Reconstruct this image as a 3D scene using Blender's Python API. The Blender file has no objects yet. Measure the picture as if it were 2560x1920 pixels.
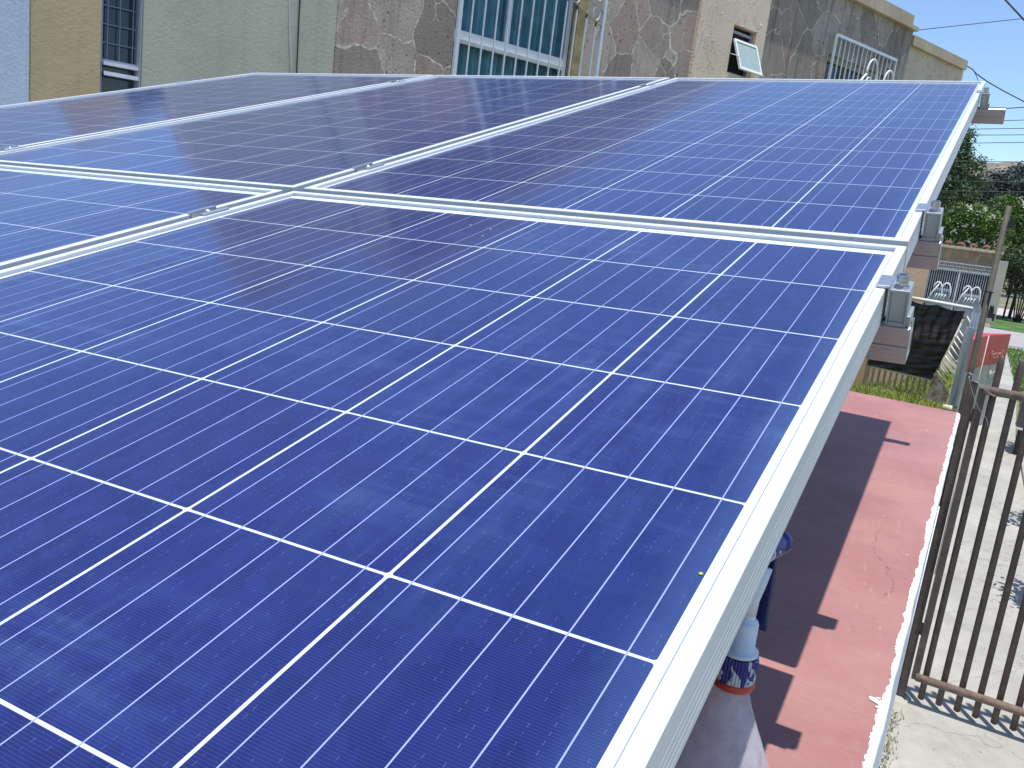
import bpy, math, random
from mathutils import Matrix, Vector, noise as mnoise
random.seed(7)
scene = bpy.context.scene
COL = scene.collection
rad = math.radians

# ------------------------------------------------------------------ camera, world, sun
CW = Vector((0.0882923, -1.1663074, -0.0040330))          # z = 0 is the near panel's far right corner, the street lies at -2.9
CR = ((0.8786983388816665, -0.20215673752569568, 0.4324602672146786),
      (0.4607918146202499, 0.12246059310980498, -0.8790189455945597),
      (0.12474026144513882, 0.9716666386205514, 0.20075808966623648))
F_PX, CX, CY = 2159.058, 1331.52, 950.18                  # focal length and principal point at 2560 x 1920
cam_d = bpy.data.cameras.new("camera")
cam = bpy.data.objects.new("camera", cam_d)
COL.objects.link(cam)
cm = Matrix([list(r) for r in CR]).to_4x4()
cm.translation = CW
cam.matrix_world = cm
cam_d.sensor_width = 36
cam_d.lens = F_PX / 2560 * 36
cam_d.shift_x = -(CX - 1280) / 2560
cam_d.shift_y = (CY - 960) / 2560
cam_d.clip_start = 0.02
cam_d.clip_end = 3000
scene.camera = cam

SUN = Vector((0.06, -0.10, 1.0)).normalized()
w = bpy.data.worlds.new("World")
scene.world = w
w.use_nodes = True
wn = w.node_tree
sky = wn.nodes.new("ShaderNodeTexSky")
sky.sky_type = 'NISHITA'
sky.sun_disc = False
sky.sun_elevation = math.asin(SUN.z)
sky.sun_rotation = math.atan2(SUN.x, SUN.y)
sky.altitude = 1500
sky.air_density = 1.0
sky.dust_density = 0.9
sky.ozone_density = 4.0
bg = wn.nodes["Background"]
bg.inputs[1].default_value = 0.15
wn.links.new(sky.outputs[0], bg.inputs[0])
sl = bpy.data.lights.new("sun", 'SUN')
sl.energy = 4.0
sl.angle = rad(0.53)
sl.color = (1.0, 0.965, 0.91)
so = bpy.data.objects.new("sun", sl)
COL.objects.link(so)
so.rotation_euler = SUN.to_track_quat('Z', 'Y').to_euler()
vs = scene.view_settings
vs.view_transform = 'Standard'
vs.look = 'None'
vs.exposure = 0.42
vs.gamma = 1.0
vs.use_curve_mapping = False

GZ = -2.9
def ray(px, py):
    d = Vector(((px - CX) / F_PX, -(py - CY) / F_PX, -1))
    return (Matrix([list(r) for r in CR]) @ d).normalized()
def at_y(px, py, y):
    r = ray(px, py); return CW + r * ((y - CW.y) / r.y)
def at_z(px, py, z=GZ):
    r = ray(px, py); return CW + r * ((z - CW.z) / r.z)

# ------------------------------------------------------------------ helpers
class MB:
    def __init__(s): s.v = []; s.f = []; s.sm = []
    def add(s, vs_, fs, smooth=False):
        b = len(s.v); s.v += [tuple(v) for v in vs_]
        for f in fs: s.f.append([b + i for i in f]); s.sm.append(smooth)
        return s
    def box(s, x0, y0, z0, x1, y1, z1, m=None):
        vs_ = [Vector((x, y, z)) for z in (z0, z1) for y in (y0, y1) for x in (x0, x1)]
        if m is not None: vs_ = [m @ v for v in vs_]
        return s.add(vs_, [(0, 2, 3, 1), (4, 5, 7, 6), (0, 1, 5, 4), (2, 6, 7, 3), (0, 4, 6, 2), (1, 3, 7, 5)])
    def quad(s, a, b, c, d): return s.add([a, b, c, d], [(0, 1, 2, 3)])
    def tube(s, pts, r, n=8, cap=True, smooth=True):
        pts = [Vector(p) for p in pts]
        rs = r if isinstance(r, (list, tuple)) else [r] * len(pts)
        vs_ = []; fs = []
        up = None
        for i, p in enumerate(pts):
            d = (pts[min(i + 1, len(pts) - 1)] - pts[max(i - 1, 0)])
            if d.length < 1e-9: d = Vector((0, 0, 1))
            d.normalize()
            if up is None:
                a = Vector((0, 0, 1)) if abs(d.z) < .9 else Vector((1, 0, 0))
                up = a
            x = up.cross(d)
            if x.length < 1e-6: x = Vector((1, 0, 0)).cross(d)
            x.normalize(); y = d.cross(x); up = y
            for k in range(n):
                t = 2 * math.pi * k / n
                vs_.append(p + x * math.cos(t) * rs[i] + y * math.sin(t) * rs[i])
        for i in range(len(pts) - 1):
            for k in range(n):
                a = i * n + k; b = i * n + (k + 1) % n
                fs.append((a, b, b + n, a + n))
        s.add(vs_, fs, smooth)
        if cap:
            m = len(s.v) - len(vs_)
            s.f.append([m + k for k in range(n)][::-1]); s.sm.append(False)
            s.f.append([m + (len(pts) - 1) * n + k for k in range(n)]); s.sm.append(False)
        return s
    def cyl(s, a, b, r, n=16): return s.tube([a, b], r, n)
    def lathe(s, prof, c=(0, 0, 0), n=32, m=None):
        vs_ = []; fs = []
        for r, z in prof:
            for k in range(n):
                t = 2 * math.pi * k / n
                p = Vector((c[0] + r * math.cos(t), c[1] + r * math.sin(t), c[2] + z))
                vs_.append(m @ p if m is not None else p)
        for i in range(len(prof) - 1):
            for k in range(n):
                a = i * n + k; b = i * n + (k + 1) % n
                fs.append((a, b, b + n, a + n))
        return s.add(vs_, fs, True)
    def prism(s, poly, z0, z1):
        n = len(poly)
        vs_ = [(p[0], p[1], z0) for p in poly] + [(p[0], p[1], z1) for p in poly]
        fs = [tuple(range(n))[::-1], tuple(range(n, 2 * n))] + [(i, (i + 1) % n, (i + 1) % n + n, i + n) for i in range(n)]
        return s.add(vs_, fs)
    def plate(s, poly, y0, y1):
        "polygon in x,z extruded along y"
        n = len(poly)
        vs_ = [(p[0], y0, p[1]) for p in poly] + [(p[0], y1, p[1]) for p in poly]
        fs = [tuple(range(n)), tuple(range(n, 2 * n))[::-1]] + [((i + 1) % n, i, i + n, (i + 1) % n + n) for i in range(n)]
        return s.add(vs_, fs)
    def build(s, name, mat, parent=None, loc=None, bevel=0, segs=2):
        me = bpy.data.meshes.new(name)
        me.from_pydata(s.v, [], s.f)
        me.update()
        me.polygons.foreach_set('use_smooth', s.sm)
        me.materials.append(mat)
        o = bpy.data.objects.new(name, me)
        COL.objects.link(o)
        if parent is not None: o.parent = parent
        if loc is not None: o.location = loc
        if bevel:
            b = o.modifiers.new("bevel", 'BEVEL'); b.width = bevel; b.segments = segs; b.limit_method = 'ANGLE'; b.angle_limit = rad(40)
            b.harden_normals = False
        return o

def tag(o, label=None, cat=None, group=None, kind=None):
    if label: o["label"] = label
    if cat: o["category"] = cat
    if group: o["group"] = group
    if kind: o["kind"] = kind
    return o
def thing(name, label, cat, mat4=None, loc=None, group=None):
    o = bpy.data.objects.new(name, None)
    o.empty_display_size = .2
    COL.objects.link(o)
    if mat4 is not None: o.matrix_world = mat4
    if loc is not None: o.location = loc
    return tag(o, label, cat, group)
def copy_tree(o, parent=None):
    c = o.copy(); COL.objects.link(c)
    if parent is not None: c.parent = parent
    for ch in o.children: copy_tree(ch, c)
    return c

# ------------------------------------------------------------------ materials
class Mat:
    def __init__(s, name, color=(.5, .5, .5), rough=.6, metal=0, spec=.5):
        s.m = bpy.data.materials.new(name); s.m.use_nodes = True
        s.t = s.m.node_tree; s.p = s.t.nodes["Principled BSDF"]
        s.p.inputs['Base Color'].default_value = (*color, 1)
        s.p.inputs['Roughness'].default_value = rough
        s.p.inputs['Metallic'].default_value = metal
        s.p.inputs['Specular IOR Level'].default_value = spec
        s._tc = None
    def n(s, typ, **kw):
        nd = s.t.nodes.new(typ)
        for k, v in kw.items(): setattr(nd, k, v)
        return nd
    def link(s, a, b): s.t.links.new(a, b)
    def put(s, sock, v):
        if hasattr(v, 'is_output') or isinstance(v, bpy.types.NodeSocket): s.link(v, sock)
        else: sock.default_value = v
    @property
    def obj(s):
        if s._tc is None: s._tc = s.n('ShaderNodeTexCoord')
        return s._tc.outputs['Object']
    def xyz(s, v=None):
        nd = s.n('ShaderNodeSeparateXYZ'); s.link(v or s.obj, nd.inputs[0]); return nd.outputs
    def ma(s, op, a, b=0.0, c=None, clamp=False):
        nd = s.n('ShaderNodeMath', operation=op, use_clamp=clamp)
        s.put(nd.inputs[0], a); s.put(nd.inputs[1], b)
        if c is not None: s.put(nd.inputs[2], c)
        return nd.outputs[0]
    def mix(s, f, a, b):
        nd = s.n('ShaderNodeMix', data_type='RGBA')
        s.put(nd.inputs[0], f)
        for i, v in ((6, a), (7, b)):
            if isinstance(v, tuple): v = (*v, 1) if len(v) == 3 else v
            s.put(nd.inputs[i], v)
        return nd.outputs[2]
    def vec(s, x, y, z):
        nd = s.n('ShaderNodeCombineXYZ')
        for i, v in enumerate((x, y, z)): s.put(nd.inputs[i], v)
        return nd.outputs[0]
    def mapv(s, scale=(1, 1, 1), loc=(0, 0, 0), rot=(0, 0, 0), v=None):
        nd = s.n('ShaderNodeMapping'); s.link(v or s.obj, nd.inputs[0])
        nd.inputs['Location'].default_value = loc; nd.inputs['Scale'].default_value = scale; nd.inputs['Rotation'].default_value = rot
        return nd.outputs[0]
    def noise(s, scale, detail=4, rough=.55, v=None, dist=0):
        nd = s.n('ShaderNodeTexNoise'); s.link(v or s.obj, nd.inputs['Vector'])
        nd.inputs['Scale'].default_value = scale; nd.inputs['Detail'].default_value = detail
        nd.inputs['Roughness'].default_value = rough; nd.inputs['Distortion'].default_value = dist
        return nd.outputs['Fac'], nd.outputs['Color']
    def vor(s, scale, v=None, feature='F1', rnd=1):
        nd = s.n('ShaderNodeTexVoronoi', feature=feature); s.link(v or s.obj, nd.inputs['Vector'])
        nd.inputs['Scale'].default_value = scale; nd.inputs['Randomness'].default_value = rnd
        return nd.outputs
    def dist(s, scale, amt, v=None):
        c = s.noise(scale, 5, .6, v=v)[1]
        a = s.n('ShaderNodeVectorMath', operation='SCALE'); s.link(c, a.inputs[0]); a.inputs[3].default_value = amt
        b_ = s.n('ShaderNodeVectorMath', operation='ADD'); s.link(v or s.obj, b_.inputs[0]); s.link(a.outputs[0], b_.inputs[1])
        return b_.outputs[0]
    def ramp(s, f, stops):
        nd = s.n('ShaderNodeValToRGB'); s.link(f, nd.inputs[0])
        e = nd.color_ramp.elements
        while len(e) < len(stops): e.new(.5)
        for i, (p_, c) in enumerate(stops):
            e[i].position = p_
            c = (c, c, c) if isinstance(c, (int, float)) else c
            e[i].color = (*c, 1)
        return nd.outputs[0]
    def ss(s, f, a, b, o0=0.0, o1=1.0):
        nd = s.n('ShaderNodeMapRange', interpolation_type='SMOOTHSTEP'); s.link(f, nd.inputs[0])
        nd.inputs[1].default_value = a; nd.inputs[2].default_value = b; nd.inputs[3].default_value = o0; nd.inputs[4].default_value = o1
        return nd.outputs[0]
    def bump(s, h, dist=.01, strength=1):
        nd = s.n('ShaderNodeBump'); nd.inputs['Distance'].default_value = dist; nd.inputs['Strength'].default_value = strength
        s.link(h, nd.inputs['Height']); s.link(nd.outputs[0], s.p.inputs['Normal'])
        return s
    def col(s, c): s.put(s.p.inputs['Base Color'], c); return s
    def rgh(s, c): s.put(s.p.inputs['Roughness'], c); return s

def simple(name, c, rough=.6, metal=0, var=.12, scale=8, bump=0, spec=.5):
    m = Mat(name, c, rough, metal, spec)
    f, _ = m.noise(scale, 6, .65)
    d = tuple(x * (1 - var) for x in c); l = tuple(min(1, x * (1 + var)) for x in c)
    m.col(m.mix(m.ss(f, .3, .7), d, l))
    if bump: m.bump(f, bump)
    return m.m

# ---- solar cells under glass (object coordinates of the panel: x across, y along)
PW, PL = 0.992, 1.956
PU, PV = 0.15925, 0.15821
MU, MV = (PW - 6 * PU) / 2, (PL - 12 * PV) / 2
def cell_material(name, seed=0, smear=False):
    m = Mat(name, (.02, .04, .2), .07, 0, .5)
    X, Y, Z = m.xyz()
    cu = m.ma('DIVIDE', m.ma('ADD', X, PW - MU), PU)
    cv = m.ma('DIVIDE', m.ma('SUBTRACT', Y, MV), PV)
    fu = m.ma('FRACT', cu); fv = m.ma('FRACT', cv)
    au = m.ma('MULTIPLY', m.ma('ABSOLUTE', m.ma('SUBTRACT', fu, .5)), PU)     # distance from cell centre in metres
    av = m.ma('MULTIPLY', m.ma('ABSOLUTE', m.ma('SUBTRACT', fv, .5)), PV)
    # rounded-rectangle distance
    hx, hy, r = PU / 2 - .00115, PV / 2 - .00105, .0022
    qx = m.ma('MAXIMUM', m.ma('SUBTRACT', au, hx - r), 0.0)
    qy = m.ma('MAXIMUM', m.ma('SUBTRACT', av, hy - r), 0.0)
    d = m.ma('SQRT', m.ma('ADD', m.ma('MULTIPLY', qx, qx), m.ma('MULTIPLY', qy, qy)))
    incell = m.ma('LESS_THAN', d, r)
    inu = m.ma('MULTIPLY', m.ma('GREATER_THAN', cu, 0.0), m.ma('LESS_THAN', cu, 6.0))
    inv = m.ma('MULTIPLY', m.ma('GREATER_THAN', cv, 0.0), m.ma('LESS_THAN', cv, 12.0))
    field = m.ma('MULTIPLY', inu, inv)
    incell = m.ma('MULTIPLY', incell, field)
    # five ribbons to a cell, running the length of the panel
    g5 = m.ma('FRACT', m.ma('MULTIPLY', fu, 5.0))
    rib_d = m.ma('MULTIPLY', m.ma('ABSOLUTE', m.ma('SUBTRACT', g5, .5)), PU / 5)
    ribbon = m.ma('MULTIPLY', m.ma('LESS_THAN', rib_d, .00043), field)
    # fine fingers across the ribbons
    fing = m.ma('FRACT', m.ma('DIVIDE', Y, .0019))
    finger = m.ma('MULTIPLY', m.ma('LESS_THAN', fing, .09), incell)
    # dotted breaks of the fingers, two rows between neighbouring ribbons
    dd1 = m.ma('MULTIPLY', m.ma('ABSOLUTE', m.ma('SUBTRACT', m.ma('ABSOLUTE', m.ma('SUBTRACT', m.ma('FRACT', m.ma('ADD', m.ma('MULTIPLY', fu, 5.0), .5)), .5)), .17)), PU / 5)
    dash = m.ma('GREATER_THAN', m.noise(1, 2, .6, v=m.mapv((220, 60, 1)))[0], .53)
    dash2 = m.ma('LESS_THAN', m.ma('FRACT', m.ma('DIVIDE', Y, .0058)), .5)
    dots = m.ma('MULTIPLY', m.ma('MULTIPLY', m.ma('LESS_THAN', dd1, .00017), incell), m.ma('MULTIPLY', dash, dash2))
    # polycrystalline grain and one tint per cell
    cellid = m.vec(m.ma('FLOOR', cu), m.ma('FLOOR', cv), float(seed))
    wn_ = m.n('ShaderNodeTexWhiteNoise'); m.link(cellid, wn_.inputs[0])
    crystal = m.vor(90, v=m.mapv((1, .6, 1), loc=(seed, 0, 0)))['Color']
    sepc = m.n('ShaderNodeSeparateColor'); m.link(crystal, sepc.inputs[0])
    tone = m.ma('ADD', m.ma('MULTIPLY', wn_.outputs[0], .45), m.ma('MULTIPLY', sepc.outputs[0], .55))
    cell = m.mix(tone, (.0090, .0110, .085), (.0150, .0200, .140))
    lowf = m.noise(2.2, 3, .5, v=m.mapv((1, 1, 1), loc=(seed * 3.1, 1, 0)))[0]
    cell = m.mix(m.ma('MULTIPLY', m.ss(lowf, .35, .7), .35), cell, (.008, .027, .125))
    c = m.mix(m.ma('MULTIPLY', finger, .30), cell, (.12, .16, .36))
    c = m.mix(m.ma('MULTIPLY', dots, .20), c, (.30, .36, .62))
    c = m.mix(m.ma('MULTIPLY', m.ma('MULTIPLY', ribbon, incell), .88), c, (.36, .42, .76))
    white = (.74, .82, .88)
    gap = m.mix(m.ma('MULTIPLY', ribbon, .85), white, (.10, .13, .24))
    # string connectors: two thin tinned bars in the white end margins
    endd = m.ma('MINIMUM', m.ma('ABSOLUTE', m.ma('SUBTRACT', Y, MV - .008)), m.ma('ABSOLUTE', m.ma('SUBTRACT', Y, PL - MV + .008)))
    bus = m.ma('MULTIPLY', m.ma('LESS_THAN', endd, .0011), m.ma('GREATER_THAN', m.ma('ABSOLUTE', m.ma('SUBTRACT', m.ma('FRACT', m.ma('DIVIDE', cu, 2.0)), .02)), .03))
    gap = m.mix(m.ma('MULTIPLY', bus, m.ma('MULTIPLY', inu, .8)), gap, (.35, .40, .44))
    edged = m.ma('MINIMUM', m.ma('MINIMUM', m.ma('MULTIPLY', X, -1.0), m.ma('ADD', X, PW)), m.ma('MINIMUM', Y, m.ma('SUBTRACT', PL, Y)))
    gap = m.mix(m.ma('LESS_THAN', edged, .0133), gap, (.27, .31, .31))
    gap = m.mix(m.ma('MULTIPLY', field, .35), gap, (.30, .36, .50))
    c = m.mix(incell, gap, c)
    # a thin film of dust, wiped in long arcs
    dv = m.mapv((2.2, .9, 1), rot=(0, 0, rad(34)), loc=(seed, 2, 0))
    film = m.noise(5, 7, .62, v=dv, dist=1.2)[0]
    sw1 = m.noise(1, 6, .7, v=m.mapv((44, 4, 1), rot=(0, 0, rad(-22)), loc=(seed, 0, 0)), dist=.35)[0]
    sw2 = m.noise(1, 6, .7, v=m.mapv((5, 48, 1), rot=(0, 0, rad(-52)), loc=(0, seed, 0)), dist=.5)[0]
    patch = m.ss(m.noise(2.6, 3, .5, v=m.mapv((1, 1, 1), loc=(seed * 2 + .4, 0, 3)))[0], .42, .66)
    amt = m.ma('ADD', m.ma('MULTIPLY', m.ss(film, .3, .8), .035),
               m.ma('MULTIPLY', m.ma('MULTIPLY', m.ma('ADD', m.ss(sw1, .42, .75), m.ss(sw2, .45, .75)), patch), .13 if smear else .03))
    edge = m.ma('MULTIPLY', m.ss(m.ma('MULTIPLY', X, -1.0), .011, .055, 1.0, 0.0), .13)
    amt = m.ma('ADD', amt, edge)
    c = m.mix(m.ma('MULTIPLY', amt, incell), c, (.16, .30, .52))
    m.col(c)
    m.rgh(m.ma('ADD', m.ma('MULTIPLY', m.ss(film, .3, .8), .06), .085))
    m.p.inputs['IOR'].default_value = 1.60
    m.p.inputs['Specular Tint'].default_value = (.80, .83, 1, 1)
    m.p.inputs['Sheen Weight'].default_value = .20
    m.p.inputs['Sheen Roughness'].default_value = .35
    m.p.inputs['Sheen Tint'].default_value = (.72, .76, 1, 1)
    return m.m
M_CELL = cell_material("solar_glass_clean", 1)
M_CELL_NEAR = cell_material("solar_glass_wiped", 4, True)

def alu(name, c=(.78, .79, .80), rough=.42, metal=.55, line_axis=None, lines=700):
    m = Mat(name, c, rough, metal)
    f, _ = m.noise(1, 4, .6, v=m.mapv((60, 2, 60) if line_axis != 'x' else (2, 60, 60)))
    m.col(m.mix(f, tuple(x * .9 for x in c), c))
    if line_axis:
        X, Y, Z = m.xyz()
        wv = m.ma('FRACT', m.ma('MULTIPLY', Z, 190.0))
        groove = m.ma('GREATER_THAN', wv, .80)
        m.bump(groove, .0009, .8)
    return m.m
M_FRAME = Mat("anodised_frame", (.60, .63, .65), .5, 0.0, .3)
_f = M_FRAME.noise(1, 6, .7, v=M_FRAME.mapv((70, 5, 70)))[0]; _f2 = M_FRAME.noise(26, 6, .75)[0]
_c = M_FRAME.mix(M_FRAME.ss(_f, .35, .75), (.61, .64, .66), (.53, .56, .58))
M_FRAME.col(M_FRAME.mix(M_FRAME.ma('MULTIPLY', M_FRAME.ss(_f2, .60, .78), .35), _c, (.40, .40, .38)))
M_FRAME.rgh(M_FRAME.ss(_f, .3, .7, .38, .6))
M_FRAME = M_FRAME.m
M_RAIL = alu("mill_aluminium", (.56, .55, .57), .36, .85, 'x')
M_CLAMP = alu("clamp_aluminium", (.50, .54, .60), .35, .8)
M_CLAMPB = alu("clamp_block", (.42, .46, .48), .45, .7)
M_STEEL = alu("bolt_steel", (.55, .55, .58), .33, 1)
M_BLACK = simple("black_plastic", (.02, .02, .02), .5)
M_BACK = simple("white_backsheet", (.75, .75, .75), .5)

# ------------------------------------------------------------------ solar array
MP = Matrix(((0.99928, -0.0095096, -0.0367306), (0.0, 0.9680812, -0.2506366), (0.0379417, 0.2504562, 0.9673842))).to_4x4()
GV, GU, DU, TB = 0.0272, 0.0242, -0.001, 0.0164
ROW_NEAR = MP @ Matrix.Translation((0, -PL, 0))
ROW_FAR = MP @ Matrix.Translation((DU, GV, 0)) @ Matrix.Rotation(math.atan(TB), 4, 'X')

def ring(mb, prof):
    pts = []
    for d, z in prof:
        pts.append([(-PW + d, d, z), (-d, d, z), (-d, PL - d, z), (-PW + d, PL - d, z)])
    n = len(prof)
    for i in range(n):
        a, b = pts[i], pts[(i + 1) % n]
        for k in range(4):
            l = (k + 1) % 4
            mb.quad(a[k], a[l], b[l], b[k])
def make_panel(mat_cell):
    root = thing("solar_panel", "panel", "solar panel")
    f = MB()
    ring(f, [(0, -.040)] + [q_ for z_ in (-.0345, -.0290, -.0235, -.0180) for q_ in ((0, z_), (.0007, z_ + .0001), (.0007, z_ + .0009), (0, z_ + .0010))] + [(0, -.0009), (.0009, 0), (.0106, 0), (.0112, -.0008), (.0112, -.0095), (.0018, -.0095), (.0018, -.038), (.028, -.038), (.028, -.040)])
    f.build("frame", M_FRAME, root)
    g = MB(); g.box(-PW + .003, .003, -.0094, -.003, PL - .003, -.0052)
    g.build("glass", mat_cell, root)
    j = MB(); j.box(-PW / 2 - .06, PL - .22, -.030, -PW / 2 + .06, PL - .12, -.0096)
    j.build("junction_box", M_BLACK, root)
    return root
p_near = make_panel(M_CELL_NEAR)
p_far = make_panel(M_CELL)
labs = {("n", 0): "near right solar panel, largest in view, beside the red roof edge",
        ("n", 1): "near left solar panel cut off by the picture's left side",
        ("n", 2): "third solar panel of the near row, outside the left margin",
        ("f", 0): "far right solar panel with its corner reaching up against the sky",
        ("f", 1): "middle solar panel of the far row, below the barred window",
        ("f", 2): "far left solar panel in front of the ochre and green house walls"}
for row, base, proto in (("n", ROW_NEAR, p_near), ("f", ROW_FAR, p_far)):
    for i in range(3):
        o = proto if i == 0 else copy_tree(proto)
        o.matrix_world = base @ Matrix.Translation((-i * (PW + GU), 0, 0))
        o["label"] = labs[(row, i)]; o["group"] = "blue solar panels of the tilted rooftop array"

# rails
def make_rail(mat4, vloc, x1, label):
    t = thing("mounting_rail", label, "rail", mat4 @ Matrix.Translation((0, vloc, -.0402)), group="aluminium rails under the solar panels")
    b = MB(); L0 = -3 * PW - 2 * GU - .06
    # closed channel with two top lips and a groove in the front face
    prof = [(-.020, -.0415), (.020, -.0415), (.020, -.002), (.017, 0), (.006, 0), (.006, -.010), (-.006, -.010), (-.006, 0), (-.017, 0), (-.020, -.002), (-.020, -.021), (-.0185, -.0215), (-.0185, -.0225), (-.020, -.023)]
    n = len(prof)
    vs_ = [(L0, y, z) for y, z in prof] + [(x1, y, z) for y, z in prof]
    b.add(vs_, [tuple(range(n))[::-1], tuple(range(n, 2 * n))] + [(i, (i + 1) % n, (i + 1) % n + n, i + n) for i in range(n)])
    b.build("channel", M_RAIL, t)
    e = MB()
    e.box(x1 - .0005, .0165, -.040, x1 + .0008, .0205, -.001); e.box(x1 - .0005, -.0205, -.041, x1 + .0008, -.0175, -.001)
    e.box(x1 - .0005, -.0175, -.041, x1 + .0008, .0165, -.038); e.box(x1 - .0005, -.0175, -.013, x1 + .0008, .0165, -.0105)
    e.build("cut_end", M_CLAMP, t)
    return t
make_rail(ROW_NEAR, PL - .167, .0295, "aluminium rail end sticking out under the near right panel, nearest of the rails")
make_rail(ROW_FAR, .183, .0295, "aluminium rail end under the far right panel, just past the gap between the rows")
make_rail(ROW_FAR, 1.656, .070, "aluminium rail end sticking farthest out, seen against the sky")
make_rail(ROW_NEAR, .30, .0295, "aluminium rail under the near end of the near row")

# clamps (local: x across, y along, z up from the frame top)
def make_end_clamp():
    t = thing("end_clamp", "", "clamp")
    b = MB()
    b.box(.0042, -.0195, -.0035, .0245, .0195, -.0005)                      # top plate
    b.box(.0042, -.0190, -.0405, .0062, .0190, -.0036)
    b.box(.0222, -.0195, -.0405, .0246, .0195, -.0036)
    b.box(.0063, -.0165, -.0405, .0221, .0150, -.0037)
    b.box(.0063, -.0195, -.0405, .0221, -.0166, -.0365)
    b.box(.0247, -.0190, -.0395, .0285, .0190, -.0280)
    b.build("block", M_CLAMPB, t, bevel=.0005)
    l = MB()
    l.plate([(-.0095, .0006), (.0040, .0006), (.0040, -.012), (.0052, -.012), (.0052, .0022), (.0042, .0034), (-.0085, .0034), (-.0095, .0024)], -.0205, .0205)
    l.build("lip", M_CLAMP, t, bevel=.0004)
    w_ = MB(); w_.lathe([(0, 0), (.0080, 0), (.0080, .0012), (.0062, .0014)], (.0145, -.006, -.0004), 24)
    bo = MB(); bo.lathe([(.0058, .0014), (.0058, .0026), (.0062, .003), (.0064, .0040), (.0062, .0046), (.0062, .0090), (.0065, .0096), (.0065, .0128), (.0059, .0138), (.0038, .0138), (.0036, .0100), (0, .0100)], (.0145, -.006, -.0004), 28)
    bo.sm = [False] * len(bo.sm)
    bb = bo.build("bolt", M_STEEL, t); w_.build("washer", M_STEEL, bb)
    return t
def make_mid_clamp():
    t = thing("mid_clamp", "", "clamp")
    h = GU / 2
    l = MB()
    l.plate([(-h - .008, .0006), (-h + .001, .0006), (-h + .001, -.009), (h - .001, -.009), (h - .001, .0006), (h + .008, .0006), (h + .008, .0026), (h + .007, .0034), (h - .0025, .0034), (h - .0025, -.0065), (-h + .0025, -.0065), (-h + .0025, .0034), (-h - .007, .0034), (-h - .008, .0026)], -.026, .026)
    l.build("hat_profile", M_CLAMP, t, bevel=.0004)
    bo = MB(); bo.lathe([(.0075, -.0064), (.0075, -.0055), (.006, -.0053), (.006, .002), (.0054, .0026), (.0038, .0026), (.0036, -.001), (0, -.001)], (0, 0, 0), 20)
    bo.build("bolt", M_STEEL, t)
    return t
ec = make_end_clamp(); mc = make_mid_clamp()
ends = [(ROW_NEAR, PL - .167, 1, "end clamp with hex bolt nearest the camera, on the near right panel's edge"),
        (ROW_FAR, .183, 1, "end clamp with bolt beside the gap between the rows, on the far right panel"),
        (ROW_FAR, 1.656, 1, "small end clamp near the far corner of the far right panel, against the sky"),
        (ROW_FAR, 1.53, -1, "tiny end clamp on the far left panel's left edge, before the green wall")]
for i, (mm, v, side, lab) in enumerate(ends):
    o = ec if i == 0 else copy_tree(ec)
    m4 = mm @ Matrix.Translation((0, v, 0)) if side > 0 else mm @ Matrix.Translation((-3 * PW - 2 * GU, v, 0)) @ Matrix.Rotation(math.pi, 4, 'Z')
    o.matrix_world = m4; o["label"] = lab; o["group"] = "end clamps holding the solar panel frames"
mids = [(ROW_NEAR, PL - .18, 0, "mid clamp between the two near panels"),
        (ROW_FAR, .20, 0, "mid clamp between the far right and middle far panels, at their near end"),
        (ROW_FAR, 1.70, 0, "mid clamp between the far right and middle far panels, at their far end"),
        (ROW_FAR, .125, 1, "mid clamp between the middle and far left panels, at the picture's left side"),
        (ROW_FAR, 1.69, 1, "mid clamp between the middle and far left panels, below the flagstone wall")]
for i, (mm, v, c, lab) in enumerate(mids):
    o = mc if i == 0 else copy_tree(mc)
    o.matrix_world = mm @ Matrix.Translation((-PW - GU / 2 - c * (PW + GU), v, 0)); o["label"] = lab; o["group"] = "mid clamps bridging the gaps between panels"

# ------------------------------------------------------------------ red roof and its wall
def roof_z(y): return -0.632 + 0.0198 * y
def edge_x(y): return 0.095 + 0.012 * y
m = Mat("red_roof_paint", (.42, .11, .10), .62)
X, Y, Z = m.xyz()
n1 = m.noise(3.0, 6, .6)[0]; n2 = m.noise(22, 8, .7)[0]; n3 = m.noise(160, 4, .6)[0]
red = m.mix(m.ss(n1, .3, .7), (.325, .138, .130), (.40, .195, .175))
red = m.mix(m.ma('MULTIPLY', m.ss(n2, .5, .8), .35), red, (.42, .25, .235))
red = m.mix(m.ma('MULTIPLY', m.ss(m.noise(1.6, 4, .6, v=m.mapv((1, 1, 1), loc=(4, 4, 0)))[0], .5, .7), .35), red, (.30, .19, .195))
brush = m.noise(1, 5, .7, v=m.mapv((14, 90, 1), rot=(0, 0, rad(25))))[0]
specks = m.ma('GREATER_THAN', m.noise(1, 2, .5, v=m.mapv((34, 80, 1)))[0], .785)
red = m.mix(specks, red, (.80, .72, .70))
red = m.mix(m.ma('GREATER_THAN', m.noise(1, 2, .5, v=m.mapv((50, 60, 1), loc=(9, 3, 0)))[0], .79), red, (.12, .05, .05))
dist_e = m.ma('SUBTRACT', m.ma('ADD', m.ma('MULTIPLY', Y, .012), .095), X)
jag = m.ma('ADD', m.ma('MULTIPLY', m.noise(9, 8, .75)[0], .030), m.ma('MULTIPLY', m.noise(60, 4, .7)[0], .010))
wht = m.ma('LESS_THAN', m.ma('ADD', dist_e, .0115), m.ma('ADD', jag, m.ma('MULTIPLY', m.ss(Y, -.6, .4), .003)))
crw = m.vor(1.1, v=m.mapv((1, 1, 1), loc=(.35, .42, 0), v=m.dist(5, .16)), feature='DISTANCE_TO_EDGE')['Distance']
hair = m.ma('MULTIPLY', m.ma('LESS_THAN', crw, .0013), m.ma('GREATER_THAN', m.noise(2.2, 2, .5)[0], .53))
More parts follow.
